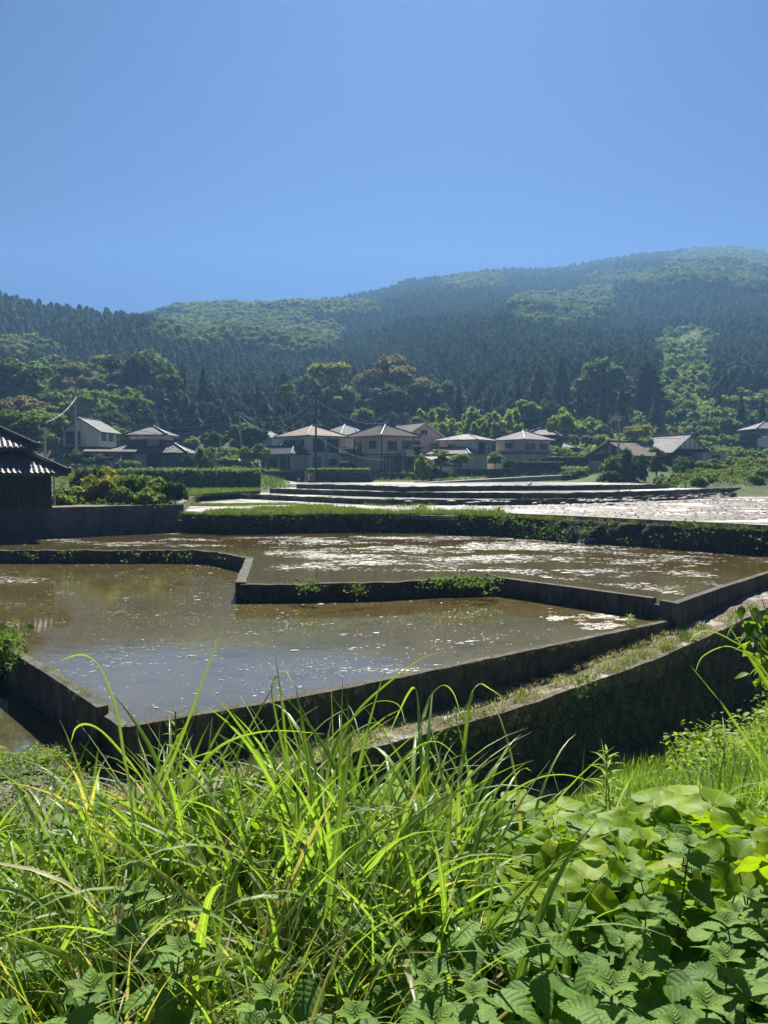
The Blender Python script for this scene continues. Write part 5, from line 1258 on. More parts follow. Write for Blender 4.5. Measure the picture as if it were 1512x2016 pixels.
for W_, zt in ((AB_near, A_top), (A_wall, A_top), (B_left, B_top+.12), (BA_wall, A_top)):
    grass_tufts('grass', along([tuple(p) for p in W_], 70, zt, .06, .3, 1.0), 'small weeds growing from the top of a field wall', .10, .005, 'g_far', 9, .05, .9)
grass_tufts('grass', [(x, y, Z_B, r_.uniform(.4,1.1)) for x, y, p in [fld(40, 260, 1290, 1400, Z_B, -1, 1, edge=lambda px, py: abs(py-(1268+(px-10)*.64)) < 12)() for _ in range(600)] if p > 0][:60], 'thin rice stalks in the water along the short left wall', .16, .004, 'g_far', 4, .03, .3)
# ------------------------------------------------------------------ near bank: long grass, kudzu, nettle-like ramie
def near_leaf_mat(name, c1, c2, trans, veins, bstr, rough=.42, young=(.3,.36,.04), dry=None, spec=.13, tmul=(1.5,1.5,.45)):
    m, nt, b = new_mat(name); out = nt.nodes['Material Output']
    at = N(nt, 'ShaderNodeAttribute'); at.attribute_name = 'luv'; sp = N(nt, 'ShaderNodeSeparateXYZ'); nt.links.new(at.outputs['Vector'], sp.inputs[0])
    c, t, r = sp.outputs[0], sp.outputs[1], sp.outputs[2]; ac = math_(nt, 'ABSOLUTE', c)
    col = ramp(nt, r, [(0, c1), (.7, c2), (.92, young), (1, dry or young)])
    mot = noise(nt, coords(nt), 40, 3, .6); col = mix(nt, math_(nt, 'MULTIPLY', mot, .5), col, tuple(x*.6 for x in c1))
    if veins:
        w_ = math_(nt, 'ABSOLUTE', math_(nt, 'SINE', math_(nt, 'MULTIPLY', math_(nt, 'SUBTRACT', math_(nt, 'MULTIPLY', t, veins), math_(nt, 'MULTIPLY', ac, 1.6)), math.pi)))
        vein = math_(nt, 'MAXIMUM', math_(nt, 'LESS_THAN', w_, .13), math_(nt, 'LESS_THAN', ac, .035))
        col = mix(nt, math_(nt, 'MULTIPLY', vein, .3), col, tuple(min(1, x*1.8) for x in c2))
        bump(nt, b, w_, bstr, .0022)
    else:
        w_ = math_(nt, 'SINE', math_(nt, 'MULTIPLY', c, 18.0)); rib = math_(nt, 'LESS_THAN', ac, .10)
        col = mix(nt, math_(nt, 'MULTIPLY', rib, .4), col, tuple(min(1, x*2.2) for x in c2)); bump(nt, b, w_, bstr, .002)
    nt.links.new(col, b.inputs['Base Color']); b.inputs['Roughness'].default_value = rough; b.inputs['Specular IOR Level'].default_value = spec
    tr = N(nt, 'ShaderNodeBsdfTranslucent'); nt.links.new(mix(nt, 1.0, col, tmul, 'MULTIPLY'), tr.inputs[0])
    ms = N(nt, 'ShaderNodeMixShader'); ms.inputs[0].default_value = trans
    nt.links.new(b.outputs[0], ms.inputs[1]); nt.links.new(tr.outputs[0], ms.inputs[2]); nt.links.new(ms.outputs[0], out.inputs[0]); return m
M['blade'] = near_leaf_mat('long_grass_blade', (.13,.24,.045), (.29,.42,.10), .44, 0, .3, .33, (.34,.44,.14), (.46,.38,.26), .5)
M['kudzu'] = near_leaf_mat('kudzu_leaf', (.10,.20,.012), (.27,.39,.02), .46, 6, .12, .5, (.30,.38,.04), (.36,.36,.05))
M['ramie'] = near_leaf_mat('ramie_leaf', (.08,.17,.035), (.17,.29,.06), .38, 7, .45, .55, (.16,.27,.05), (.22,.32,.06))
M['stem'] = simple('plant_stem', (.13,.17,.05), .6); M['stem_dry'] = simple('dry_stem', (.30,.22,.13), .8)

def leaf_tmpl(outline, nt, nc, fold=.15, droop=.25, serr=0., back=.0, wave=.0):
    V = []; A = []
    for i in range(nt):
        t = i/(nt-1); w = outline(t)
        for j in range(nc):
            c = -1+2*j/(nc-1); ww = w*(1+(serr if i % 2 else -serr)*(abs(c) > .99))
            x = c*ww; y = t - back*abs(c)**1.5*(1-t)**5; z = fold*abs(x)-droop*t*t+wave*math.sin(t*9+c*3)*abs(c)
            V.append((x, y, z)); A.append((c, t))
    Fq = [(i*nc+j, i*nc+j+1, (i+1)*nc+j+1, (i+1)*nc+j) for i in range(nt-1) for j in range(nc-1)]
    return np.array(V), np.array(Fq), np.array(A)
T_RAMIE = leaf_tmpl(lambda t: .40*max(0, math.sin(math.pi*min(1, t**.62)))**.72*(1-.3*t)+.002, 19, 5, .18, .32, .07, .16, .02)
T_KUDZU = leaf_tmpl(lambda t: .47*max(0, math.sin(math.pi*min(1, (t*.97+.015)**.66)))**.6*(1-.18*t**4)+.002, 11, 7, .14, .26, 0, .07, .04)
T_OVAL = leaf_tmpl(lambda t: .26*max(0, math.sin(math.pi*min(1, t**.8)))**.9+.002, 6, 3, .2, .3)
T_LANCE = leaf_tmpl(lambda t: .09*max(0, math.sin(math.pi*min(1, t**.7)))**.9+.002, 7, 3, .3, .45)
def place(tmpl, O, D, Nn, S_, rnd=None):
    V, Fq, A = tmpl; O = np.asarray(O, float); D = np.asarray(D, float); Nn = np.asarray(Nn, float); n = len(O)
    D = D/np.linalg.norm(D,axis=1)[:,None]; X = np.cross(D, Nn); X /= np.linalg.norm(X,axis=1)[:,None]+1e-9; Z = np.cross(X, D)
    S_ = np.asarray(S_)[:,None,None]; P = O[:,None,:] + S_*(V[None,:,0:1]*X[:,None,:]+V[None,:,1:2]*D[:,None,:]+V[None,:,2:3]*Z[:,None,:])
    k = len(V); F_ = (Fq[None]+np.arange(n)[:,None,None]*k).reshape(-1,4)
    r = rng.random(n) if rnd is None else np.asarray(rnd); L = np.concatenate([np.repeat(A[None], n, 0), np.repeat(r[:,None,None], k, 1)], 2)
    return P.reshape(-1,3), F_, L.reshape(-1,3)
def joinp(parts):
    Vs, Fs, Ls = [], [], []; b_ = 0
    for V, F_, L in parts: Vs.append(V); Fs.append(F_+b_); Ls.append(L); b_ += len(V)
    return np.concatenate(Vs), np.concatenate(Fs), np.concatenate(Ls)
def blades(B, az, Ln, lean, droop, w, rnd=None, seg=11, twist=None, pw=1.7):
    n = len(B); p = np.array(B, float); dirh = np.stack([np.cos(az), np.sin(az), 0*az], 1); tw = np.zeros(n) if twist is None else twist
    side0 = np.stack([-np.sin(az), np.cos(az), 0*az], 1); rows = []; Ls = []; r = rng.random(n) if rnd is None else rnd
    for k in range(seg+1):
        t = k/seg; th = lean+droop*t**pw; tan = dirh*np.sin(th)[:,None]+np.array([0,0,1.])*np.cos(th)[:,None]
        nor = np.cross(side0, tan); a = tw*t; sd_ = side0*np.cos(a)[:,None]+nor*np.sin(a)[:,None]; nn = np.cross(sd_, tan)
        ww = (w*(.45+.55*min(1, t*4))*(1-t**2.4)+.0004)[:,None]
        rows.append(np.stack([p-sd_*ww, p+nn*ww*.35, p+sd_*ww], 1)); Ls.append(np.stack([np.stack([np.full(n,c), np.full(n,t), r],1) for c in (-1,0,1)], 1)); p = p+tan*(Ln/seg)[:,None]
    V = np.concatenate(rows, 1); L = np.concatenate(Ls, 1); k = 3*(seg+1)
    Fq = np.array([(3*i+j, 3*i+j+1, 3*i+j+4, 3*i+j+3) for i in range(seg) for j in (0,1)])
    return V.reshape(-1,3), (Fq[None]+np.arange(n)[:,None,None]*k).reshape(-1,4), L.reshape(-1,3)
def spline_blade(pts, w, rnd, seg=26, w_tip=True):
    P = [Vector(p) for p in pts]; Q = []
    for i in range(len(P)-1):
        p0 = P[max(i-1,0)]; p1 = P[i]; p2 = P[i+1]; p3 = P[min(i+2,len(P)-1)]
        for k in range(6):
            t = k/6; Q.append(.5*((2*p1)+(p2-p0)*t+(2*p0-5*p1+4*p2-p3)*t*t+(3*p1-p0-3*p2+p3)*t**3))
    Q.append(P[-1]); V = []; L = []; m = len(Q)
    for i, q in enumerate(Q):
        t = i/(m-1); d = (Q[min(i+1,m-1)]-Q[max(i-1,0)]).normalized(); view = Vector((.25,.9,.35)); sd_ = d.cross(view).normalized(); nn = sd_.cross(d)
        ww = w*(.5+.5*min(1,t*4))*(1-t**2.6)+.0004
        for c in (-1,0,1): V.append(q+sd_*ww*c+nn*(ww*.35 if c == 0 else 0)); L.append((c,t,rnd))
    F_ = [(3*i+j, 3*i+j+1, 3*i+j+4, 3*i+j+3) for i in range(m-1) for j in (0,1)]
    return np.array([tuple(v) for v in V]), np.array(F_), np.array(L)
def build_np(name, J, mat, parent=None, smooth=True): V, F_, L = J; return np_mesh(name, V, F_, M[mat], {'luv': L}, smooth, parent)
def PX(px, Y): return (px-CX)/F_PX*Y

# kudzu mat
def canopy(x, y):
    g = bank_z(x, y); c = g + .42 + .16*mnoise.noise(Vector((x*1.1, y*1.1, 7))) + .08*mnoise.noise(Vector((x*3, y*3, 2))); 
    return c
def kudzu(name, n, fpos, label, smin=.06, smax=.125, depth=.38, kind='stuff'):
    O, D, Nn, S_, Rr = [], [], [], [], []; st = MB()
    for _ in range(n):
        x, y = fpos(); dz = random.random()**1.3*depth; base = Vector((x, y, canopy(x,y)-dz)); a = random.random()*6.283; til = Vector((random.gauss(0,.55), random.gauss(-.2,.6), 1)).normalized(); s = random.uniform(smin, smax)
        rr = min(.9, max(0, random.gauss(.45,.33)))
        if random.random() < .07: rr = random.uniform(.85, 1)
        f = Vector((math.cos(a), math.sin(a), -.15)); f = (f-til*f.dot(til)*.8).normalized(); sd_ = til.cross(f)
        for q, (ang, off) in enumerate(((0,.42),(1.6,.12),(-1.6,.12))):
            d = f*math.cos(ang)+sd_*math.sin(ang)+Vector((0,0,random.uniform(-.35,.2))); O.append(base+f*off*s+d*.02); D.append(d); nn = til+Vector((random.gauss(0,.4), random.gauss(0,.4), 0)); Nn.append(nn); S_.append(s*(1.0 if q == 0 else .86)); Rr.append(rr)
        if dz < .12: st.tube([base+f*.34*s, base-til*.02, base-Vector((f.x*.06, f.y*.06, .22))], [.0022,.0025,.003], 4, False)
    J = place(T_KUDZU, [tuple(o) for o in O], [tuple(d) for d in D], [tuple(q) for q in Nn], S_, Rr)
    o = build_np(name, J, 'kudzu'); tag(o, label, 'vine', kind=kind); return o, st
def f_right():
    Y = random.uniform(2.3, 4.6); px = random.uniform(860, 1640)
    return PX(px, Y), Y
o, st = kudzu('kudzu_leaves', 720, f_right, 'dense mat of broad kudzu leaves over the right half of the near bank'); tag(st.build('kudzu_stems', M['stem']), 'thin kudzu leaf stalks on the near bank', 'vine', kind='stuff')
def f_left():
    Y = random.uniform(2.6, 4.0); px = random.uniform(-120, 900); return PX(px, Y), Y
o, st = kudzu('kudzu_leaves', 330, f_left, 'scattered kudzu leaves between the long grass on the near bank', depth=.45); tag(st.build('kudzu_stems', M['stem']), 'thin kudzu stalks between the long grass', 'vine', kind='stuff')
# prominent kudzu sprays
for (px, py, Y, s) in [(1290,1590,3.5,.15),(1245,1640,3.2,.14),(1350,1570,3.7,.15),(1400,1600,3.5,.16),(1460,1680,2.9,.17),(1090,1600,3.4,.13),(1010,1590,3.5,.13),(1180,1650,3.0,.14),(800,1560,3.6,.15),(780,1600,3.4,.15),(545,1605,3.3,.15),(640,1580,3.5,.12),(405,1745,2.7,.12),(1480,1800,2.5,.12),(1080,1700,2.7,.13),(240,1640,3.2,.12),(960,1640,3.2,.12),(1330,1660,3.0,.13),(1010,1660,2.9,.13),(680,1640,3.1,.11),(300,1700,2.8,.11)]:
    c = at_Y(px, py, Y); r = empty('kudzu_spray', (c.x, c.y, c.z-.25)); a = random.uniform(0, 6.28); til = Vector((random.gauss(0,.25), random.gauss(-.35,.2), 1)).normalized()
    f = Vector((math.cos(a), math.sin(a), -.1)); f = (f-til*f.dot(til)).normalized(); sd_ = til.cross(f); top = Vector((0,0,.25))
    for q, ang in enumerate((0, 1.35, -1.35)):
        d = f*math.cos(ang)+sd_*math.sin(ang)+Vector((0,0,random.uniform(-.25,.1))); o_ = top+f*(.3*s if q == 0 else 0)+d*.02
        o = build_np('leaf', place(T_KUDZU, [tuple(o_)], [tuple(d)], [tuple(til)], [s*1.05], [random.uniform(.35,.85)]), 'kudzu', r)
    mb = MB(); mb.tube([(0.02,.02,-.3),(0,0,-.05),tuple(top),tuple(top+f*.3*s)], [.004,.0035,.003,.002], 5); mb.build('stalk', M['stem'], r)
    tag(r, 'three-part broad kudzu leaf held up in the sun over the near bank', 'kudzu leaf', 'raised kudzu leaves on the near bank')

# ramie plants
def ramie(seed, h, Lf):
    rd = random.Random(seed); O, D, Nn, S_, Rr = [], [], [], [], []; st = MB(); k = 0; z = .12*h; bend = Vector((rd.gauss(0,.05), rd.gauss(0,.05), 0))
    while z < h:
        t = z/h; p = Vector((0,0,z))+bend*t*t*2
        for s in (0, 1):
            a = k*1.57*.97+s*math.pi+rd.gauss(0,.25); lf = Lf*(1-.55*max(0,t-.55)/.45)*rd.uniform(.75,1.1)*(1 if t > .3 else .8)
            pet = .055*(1.15-t)+.01; hd = Vector((math.cos(a), math.sin(a), 0)); b0 = p+hd*pet+Vector((0,0,pet*.5)); st.tube([p, b0], [.002,.0015], 4, False)
            dr = rd.uniform(-.75,-.1) if t < .85 else rd.uniform(-.2,.45); d = hd+Vector((0,0,dr)); O.append(tuple(b0)); D.append(tuple(d)); Nn.append((rd.gauss(0,.2)-hd.x*dr*.0, rd.gauss(0,.2), 1)); S_.append(lf); Rr.append(min(.99, max(0, rd.gauss(.35,.17)+.45*max(0,t-.8)/.2)))
        z += .055*rd.uniform(.8,1.25)*(1-.35*t); k += 1
    for s in range(5):
        a = s*1.26; d = Vector((math.cos(a), math.sin(a), .9)); p = Vector((0,0,h))+bend*2; O.append(tuple(p)); D.append(tuple(d)); Nn.append((0,0,1)); S_.append(Lf*.32); Rr.append(.93)
    st.tube([(0,0,-.1), Vector((0,0,h*.5))+bend*.5, Vector((0,0,h))+bend*2], [.005,.004,.002], 6)
    me = mesh_only(build_np('leaves', place(T_RAMIE, O, D, Nn, S_, Rr), 'ramie')); ms_ = mesh_only(st.build('stem', M['stem'])); return me, ms_
RM = [ramie(100+k, .62+.07*(k % 3), .15+.015*(k % 2)) for k in range(6)]
tops = [(905,1790,2.2),(1010,1830,2.1),(1075,1770,2.4),(1320,1690,2.2),(1345,1800,1.95),(1500,1850,1.9),(1440,1760,2.3),(1180,1800,2.2),(950,1935,1.7),(1120,1900,1.8),(1250,1880,1.8),(1400,1930,1.65),(1490,1960,1.6),(1290,1990,1.5),(1040,1990,1.55),
        (1200,1740,2.5),(1130,1840,2.0),(1420,1850,1.9),(1560,1780,2.2),(1560,1930,1.7),(850,1900,1.9),(780,1960,1.7),(880,2020,1.5),(1180,2010,1.5),(250,1810,2.0),(300,1870,1.8),(150,1950,1.7),(60,1990,1.6),(350,1960,1.65),(540,2000,1.6),(960,1740,2.5),(1400,1700,2.6)]
for k, (px, py, Y) in enumerate(tops):
    me, ms_ = RM[k % 6]; t = at_Y(px, py, Y); zb = bank_z(t.x, t.y)-.05; hh = .62+.07*((k % 6) % 3); s = random.uniform(.85, 1.15)
    r = empty('ramie_plant', (t.x, t.y, t.z-hh*s), random.random()*6.28); r.scale = (s,s,s)
    for nm, m_ in (('leaves', me), ('stem', ms_)): c_ = bpy.data.objects.new(nm, m_); COL.objects.link(c_); c_.parent = r
    where = 'left of' if px < 700 else 'in front of the kudzu right of'
    tag(r, 'toothed heart-leaved plant standing in front of the broad kudzu leaves' if px >= 700 else 'toothed heart-leaved plant at the foot of the long grass, lower left', 'plant', 'nettle-like plants on the near bank' if px >= 700 else 'nettle-like plants at lower left')
# low ramie undergrowth so that no bare soil shows
O, D, Nn, S_ = [], [], [], []
for _ in range(1500):
    Y = random.uniform(1.1, 3.0); px = random.uniform(640, 1750) if random.random() < .75 else random.uniform(-200, 640); x = PX(px, Y)
    O.append((x, Y, bank_z(x,Y)+random.uniform(.06,.42))); a = random.random()*6.28; D.append((math.cos(a), math.sin(a), random.uniform(-.6,.3))); Nn.append((random.gauss(0,.3), random.gauss(0,.3), 1)); S_.append(random.uniform(.06,.12))
tag(build_np('undergrowth', place(T_RAMIE, O, D, Nn, S_), 'ramie'), 'low toothed leaves filling the ground between the near plants', 'undergrowth', kind='stuff')

# long grass clumps
GC = 'long grass clumps on the near bank'
def clump(x, y, n, Lmin, Lmax, w, label, group=GC, spread=.16, dry=.14, droopm=1.5):
    z = bank_z(x, y); a = rng.random(n)*6.283; B = np.stack([x+rng.normal(size=n)*spread, y+rng.normal(size=n)*spread, np.full(n, z)-.03], 1)
    Ln = Lmin+(Lmax-Lmin)*rng.random(n)**.8; lean = .06+.35*rng.random(n); dr = droopm*(.35+1.15*rng.random(n)**1.3); rr = np.clip(rng.normal(.42,.2,n), 0, .9); rr[rng.random(n) < dry] = .99
    J = blades(B, a, Ln, lean, dr, w*(.6+.8*rng.random(n)), rr, twist=rng.normal(size=n)*.7)
    r = empty('grass_clump', (x, y, z)); J = (J[0]-np.array([x,y,z]), J[1], J[2]); o = build_np('blades', J, 'blade', r); return tag(r, label, 'grass', group)
g2 = random.Random(21)
for k in range(40):
    px = -80+k*25+g2.uniform(-18,18); Y = g2.uniform(2.1, 3.2); clump(PX(px,Y), Y, 31, .4 if px < 230 else .45, g2.uniform(.6,.85) if px < 230 else g2.uniform(.8,1.15), .0125, 'arching clump of long green grass blades crowded along the near bank')
for k in range(26):
    px = -80+k*33+g2.uniform(-20,20); Y = g2.uniform(1.6, 2.2); clump(PX(px,Y), Y, 54, .3, .72, .006, 'shorter tangled grass clump at the foot of the long grass', 'shorter grass clumps on the near bank', dry=.4)
for k in range(9):
    px = 1180+k*55; Y = g2.uniform(3.6, 6.0); clump(PX(px,Y), Y, 16, .6, 1.1, .007, 'thin grass clump rising through the kudzu at right', 'thin grass clumps in the kudzu')
# single conspicuous blades, tip last
HB = [([(290,1640),(370,1420),(438,1235)],2.7,.011,.55),([(265,1600),(245,1494),(228,1395),(195,1312),(159,1289),(116,1302)],2.6,.012,.5),([(330,1640),(291,1554),(258,1504),(205,1444),(172,1426),(149,1434),(140,1461)],2.5,.012,.6),
 ([(662,1600),(656,1450),(650,1310)],2.8,.004,.1),([(620,1600),(590,1480),(548,1360),(505,1262)],2.8,.005,.15),([(639,1577),(649,1511),(685,1431),(715,1388),(771,1339),(831,1296),(864,1286)],2.8,.010,.3),
 ([(834,1577),(827,1461),(824,1392),(817,1355),(804,1365),(784,1405),(768,1441)],2.8,.009,.4),([(832,1560),(828,1454),(834,1411),(850,1368),(874,1349),(893,1365),(905,1401)],2.75,.009,.3),
 ([(903,1560),(913,1478),(926,1378),(943,1347),(963,1355),(989,1372)],2.7,.009,.6),([(640,1560),(665,1454),(698,1411),(731,1385),(764,1380),(788,1392),(797,1425)],2.8,.006,.4),([(650,1570),(685,1458),(715,1431),(738,1423),(755,1431),(765,1454)],2.7,.008,.4),
 ([(1540,1560),(1508,1513),(1430,1398),(1406,1367),(1359,1310)],3.4,.009,.4),([(1560,1450),(1520,1365),(1474,1293),(1430,1225)],3.6,.011,.5),([(1540,1400),(1491,1303),(1454,1279),(1423,1273),(1383,1293),(1369,1323)],3.4,.006,.5),([(1530,1400),(1474,1290),(1437,1259),(1396,1242),(1366,1252),(1356,1272)],3.5,.006,.5),
 ([(1550,1580),(1512,1530),(1474,1486),(1423,1445),(1372,1415)],3.2,.010,.6),([(625,2000),(560,1915),(500,1850),(435,1820),(380,1817),(350,1835)],2.0,.009,.35),([(10,1980),(50,1900),(115,1845),(190,1838),(240,1850)],1.9,.010,.4),([(1180,2040),(1096,1975),(1016,1910),(931,1870),(890,1868)],1.75,.009,.3),
 ([(860,1800),(960,1690),(1060,1620),(1130,1570)],2.4,.013,.3),([(900,1700),(960,1600),(1040,1540),(1110,1525),(1180,1545)],2.5,.009,.3),([(150,1760),(90,1640),(50,1560),(0,1520)],2.3,.013,.6),([(200,1740),(170,1600),(140,1540),(110,1530)],2.3,.012,.6),([(205,1740),(190,1620),(165,1560),(150,1545),(130,1570)],2.4,.010,.4),
 ([(520,1640),(560,1520),(545,1420),(535,1350),(560,1320),(575,1345)],2.6,.008,.5),([(480,1620),(440,1500),(420,1480),(360,1500)],2.6,.007,.5),([(700,1700),(760,1560),(810,1480),(860,1460),(900,1490)],2.5,.008,.4),([(560,1640),(500,1560),(430,1530),(330,1590)],2.5,.008,.35),([(470,1560),(470,1480),(510,1400),(545,1340)],2.75,.008,.5),([(350,1600),(420,1480),(520,1440),(640,1445)],2.6,.010,.55)]
for k, (pp_, Y, w, rn) in enumerate(HB):
    pts = [at_Y(px, py, Y+.10*i) for i, (px, py) in enumerate(pp_)]; b0 = pts[0]; base = Vector((b0.x*.985+.01, b0.y-.05, min(bank_z(b0.x, b0.y)-.03, b0.z-.1))); mid = b0.lerp(base, .5)
    J = spline_blade([base, mid]+pts, w*.85, rn); r = empty('grass_stalk', tuple(base)); build_np('blade', (J[0]-np.array(tuple(base)), J[1], J[2]), 'blade', r)
    tag(r, 'single long grass blade reaching out above the near bank', 'grass blade', 'single long blades above the near bank')

# grass of the ditch and lower bank
def bank_grass(name, n, f, h0, h1, w, label, mat='g_near'):
    B, H_ = [], []
    while len(B) < n:
        x, y = f(); s = poly_dist(x, y)
        if s < .55: continue
        B.append((x, y, bank_z(x,y)-.02)); H_.append((h0+(h1-h0)*random.random())*(.6+.8*max(0, mnoise.noise(Vector((x*.8,y*.8,4)))+.4)))
    B = np.array(B); H_ = np.array(H_); J = blades(B, rng.random(n)*6.283, H_, .05+.4*rng.random(n), .2+1.0*rng.random(n), w*(.6+.8*rng.random(n)), np.clip(rng.normal(.45,.22,n), 0, .95), seg=4)
    return tag(build_np(name, J, 'blade'), label, 'grass', kind='stuff')
def fr():
    Y = random.uniform(5.0, 13.5); px = random.uniform(820, 1680); return PX(px, Y), Y
bank_grass('grass', 26000, fr, .25, .5, .006, 'bright green grass covering the slope down to the ditch at right')
def fr2():
    Y = random.uniform(12, 26); px = random.uniform(950, 1600); return PX(px, Y), Y
bank_grass('grass', 22000, fr2, .28, .6, .010, 'green grass on the ditch bottom along the hexagonal block wall')
def fl():
    Y = random.uniform(3.0, 8.5); px = random.uniform(-300, 900); return PX(px, Y), Y
bank_grass('grass', 9000, fl, .25, .5, .006, 'grass of the lower bank hidden behind the long blades')
# leafy weeds: foot of the wall, left pool bank
def weeds(name, pts, tm, size, n_each, spread, mat, label, hgt=.35):
    O = np.repeat(np.array(pts), n_each, 0)+rng.normal(size=(len(pts)*n_each,3))*np.array([spread,spread,0]); n = len(O); O[:,2] += hgt*rng.random(n); a = rng.random(n)*6.283
    D = np.stack([np.cos(a), np.sin(a), rng.normal(size=n)*.35], 1); Nn = np.stack([rng.normal(size=n)*.35, rng.normal(size=n)*.35, np.ones(n)], 1)
    return tag(build_np(name, place(tm, O, D, Nn, size*(.6+.8*rng.random(n))), mat), label, 'weeds', kind='stuff')
wp = []
for _ in range(150):
    Y = random.uniform(7.5, 11); px = random.uniform(880, 1220); x = PX(px, Y); wp.append((x, Y, bank_z(x,Y)))
weeds('weeds', wp, T_OVAL, .075, 26, .14, 'ramie', 'small-leaved weeds at the dark foot of the block wall', .5)
wp = []
for _ in range(110):
    Y = random.uniform(10, 20); px = random.uniform(1330, 1640); x = PX(px, Y)
    if poly_dist(x,Y) < 1.1: continue
    wp.append((x, Y, bank_z(x,Y)))
weeds('weeds', wp, T_OVAL, .10, 34, .18, 'kudzu', 'tall leafy weeds climbing the right end of the ditch', .9)
wp = [at_z(random.uniform(-120,175), random.uniform(1500,1660), Z_PATH).to_tuple() for _ in range(70)]
weeds('weeds', wp, T_OVAL, .06, 34, .2, 'ramie', 'small green weeds on the dry bank below the lower pool at left', .28)
wp = [at_z(random.uniform(-60,190), random.uniform(1488,1515), Z_PATH).to_tuple() for _ in range(50)]
weeds('weeds', wp, T_LANCE, .13, 30, .12, 'kudzu', 'yellowish narrow-leaved weeds fringing the lower pool', .2)
def dgr(name, pts, nb, h, w, label):
    P = np.repeat(np.array([p[:3] for p in pts]), nb, 0)+rng.normal(size=(len(pts)*nb,3))*np.array([.09,.09,0]); n = len(P)
    J = blades(P, rng.random(n)*6.283, h*(.4+.9*rng.random(n)), .3+.8*rng.random(n), .6+1.2*rng.random(n), np.full(n, w), np.full(n, .995), seg=4); return tag(build_np(name, J, 'blade'), label, 'dry grass', kind='stuff')
def onp(s, off): p, n_ = on_path(s); return (p.x-n_.x*off, p.y-n_.y*off, pz(p.x)+.02)
dgr('dry_grass', [onp(random.choice((random.gauss(7.5,1.4),random.gauss(15.5,.5),random.gauss(19.5,.7),random.gauss(22.8,.8),random.gauss(26,1))), random.uniform(.15,1.3)) for _ in range(260)], 26, .16, .0035, 'heaps of dry straw lying along the weedy path')
dgr('dry_grass', [at_z(random.uniform(105,190), random.uniform(1475,1530), Z_PATH).to_tuple() for _ in range(50)]+[at_z(random.uniform(120,260), random.uniform(1560,1600), Z_PATH).to_tuple() for _ in range(40)], 40, .22, .004, 'brown dead grass on the corner bank below the near paddy wall')
pts = [onp(s, random.uniform(.1,1.1)) for s in [random.gauss(c, .35) for c in (13.4,13.6,16.9,17.3,18.1,21,24.2,25) for _ in range(9)]]
grass_tufts('grass', [(p[0],p[1],p[2],random.uniform(.5,1.3)) for p in pts], 'green moss and short grass patches on the weedy path', .10, .006, 'g_far', 26, .10, 1.2)
tuf = [onp(13.6+random.gauss(0,.12), 1.0+random.gauss(0,.08)) for _ in range(14)]
grass_tufts('grass', [(p[0],p[1],p[2],random.uniform(.8,1.5)) for p in tuf], 'yellow-green grass tuft against the near paddy wall on the path', .28, .005, 'g_far', 22, .06, .8)

# lance-leaved plant standing in the grass (goldenrod like)
def spike(px, py, Y, h, label, Lf=.13, n=34, mat='kudzu'):
    t = at_Y(px, py, Y); r = empty('tall_weed', (t.x, t.y, t.z-h)); O, D, Nn, S_ = [], [], [], []
    for k in range(n):
        q = (k/n)**.8; a = k*2.4; p = (0,0,h*(.25+.75*q)); O.append(p); D.append((math.cos(a), math.sin(a), .1+.9*q)); Nn.append((0,0,1)); S_.append(Lf*(1.1-.45*q))
    build_np('leaves', place(T_LANCE, O, D, Nn, S_, [min(.99,.4+.5*k/n) for k in range(n)]), mat, r); mb = MB(); mb.tube([(0,0,-.5),(0,0,h)], [.006,.003], 6); mb.build('stem', M['stem_dry'], r); return tag(r, label, 'weed')
spike(1195, 1480, 4.2, .55, 'upright weed with narrow leaves and yellow-green tip standing alone before the bright grass')
spike(345, 1400, 3.2, .5, 'slim weed with a pale drooping tip before the near paddy corner', .07, 18)
spike(1240, 1212, 19.6, .35, 'small green plant standing on the near paddy wall', .22, 26)
# leafy branches reaching in at the right edge
def branchy(name, base, tips, tm, size, nl, mat, label, cat):
    r = empty(name, tuple(base)); b0 = Vector(base); mb = MB(); O, D, Nn, S_ = [], [], [], []
    for tip in tips:
        t = Vector(tip)-b0; mid = t*.5+Vector((0,0,.15)); mb.tube([(0,0,0), mid, t], [.02,.012,.004], 5, False)
        for k in range(nl):
            q = .45+.55*k/nl; p = (mid*(1-q)*2*q*0+t*q)+Vector((random.gauss(0,.05), random.gauss(0,.05), random.gauss(0,.04)+.1*math.sin(q*3.1))); a = random.random()*6.28; O.append(tuple(p)); D.append((math.cos(a), math.sin(a), random.uniform(-1.2,-.1))); Nn.append((random.gauss(0,.3), random.gauss(0,.3), 1)); S_.append(size*random.uniform(.7,1.15))
    build_np('leaves', place(tm, O, D, Nn, S_), mat, r); mb.build('branch', M['stem_dry'], r); return tag(r, label, cat)
branchy('shrub', (PX(1620,9), 9, bank_z(PX(1620,9),9)), [at_Y(x,y,8.8) for x,y in ((1445,1195),(1470,1185),(1500,1180),(1510,1200),(1535,1190),(1455,1210))], T_OVAL, .19, 16, 'ramie', 'shrub with drooping dark leaves reaching in at the right edge above the block wall', 'shrub')
branchy('shrub', (PX(1600,7), 7, bank_z(PX(1600,7),7)), [at_Y(x,y,7) for x,y in ((1480,1245),(1500,1290),(1530,1260),(1490,1310),(1530,1330))], T_OVAL, .12, 22, 'kudzu', 'lower leafy shrub at the right edge with lighter leaves', 'shrub')
branchy('sapling', (at_z(1345,1046,Z_D).x, at_z(1345,1046,Z_D).y, Z_D), [at_z(x,1046,Z_D)+Vector((0,0,h)) for x,h in ((1335,.35),(1350,.6),(1368,.45),(1380,.3),(1325,.5))], T_OVAL, .2, 12, 'ramie', 'small leafy sapling on the embankment beside the channel kerb', 'sapling')
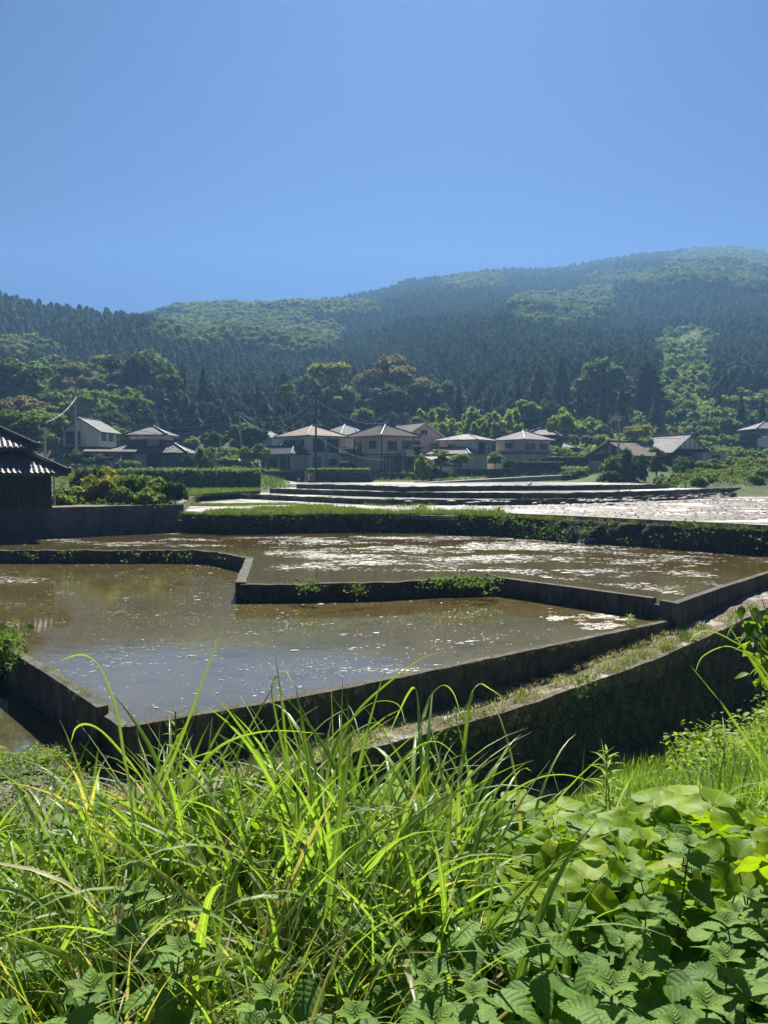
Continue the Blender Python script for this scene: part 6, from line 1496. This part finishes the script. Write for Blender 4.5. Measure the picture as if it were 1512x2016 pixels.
branchy('weed_bush', (at_z(980,1014,Z_D).x, at_z(980,1014,Z_D).y, Z_D), [at_z(x,1014,Z_D)+Vector((0,0,h)) for x,h in ((965,.3),(975,.45),(985,.5),(995,.3))], T_OVAL, .17, 14, 'kudzu', 'weed bush at the left end of the channel kerb', 'weed')
branchy('weed_bush', (at_z(828,1008,Z_D).x, at_z(828,1008,Z_D).y, Z_D), [at_z(x,1008,Z_D)+Vector((0,0,h)) for x,h in ((818,.3),(826,.55),(834,.5),(842,.3))], T_OVAL, .17, 16, 'kudzu', 'round bright weed bush on the middle of the embankment', 'weed')

hang = []
for _ in range(60):
    s = random.choice((10.5, 12.8, 17.5, 21)) + random.gauss(0,.5); p, n_ = on_path(s); o_ = .02+random.random()*.12; q = random.random()**1.5*.8; hang.append((p.x+n_.x*(o_+.16*q), p.y+n_.y*(o_+.16*q), pz(p.x)+.04-q))
leaf_patch('weeds', hang, 'f_green', 'trailing weeds hanging over the top of the hexagonal block wall', .045, 22, .10, vs=1)

edge = [onp(s, random.uniform(.02,.3)) for s in [random.uniform(5, 30) for _ in range(150)] if mnoise.noise(Vector((s*.9, 2, 2))) > -.1]
grass_tufts('grass', [(p[0],p[1],p[2],random.uniform(.5,1.5)) for p in edge], 'weeds breaking over the outer edge of the path', .14, .006, 'g_far', 20, .10, 1.3)
dgr('dry_grass', [onp(s, random.uniform(-.02,.35)) for s in [random.uniform(5, 30) for _ in range(120)]], 18, .12, .003, 'straw caught along the outer edge of the path')
base_w = [onp(s, random.uniform(1.0,1.35)) for s in [random.uniform(9, 24) for _ in range(90)]]
leaf_patch('weeds', base_w, 'f_green', 'small weeds at the foot of the near paddy wall', .04, 16, .12, vs=.4)
# ------------------------------------------------------------------ haze
mb = MB(); mb.box(-1100, 1100, -40, 930, -8.6, 260)
hz = mb.build('haze', None); tag(hz, kind='stuff')
m = bpy.data.materials.new('haze_air'); m.use_nodes = True; nt = m.node_tree
for n in list(nt.nodes):
    if n.type != 'OUTPUT_MATERIAL': nt.nodes.remove(n)
pv = nt.nodes.new('ShaderNodeVolumePrincipled'); pv.inputs['Color'].default_value = (.30,.58,1,1); pv.inputs['Density'].default_value = .00042
pv.inputs['Anisotropy'].default_value = .35
nt.links.new(pv.outputs[0], nt.nodes['Material Output'].inputs['Volume']); hz.data.materials.append(m)
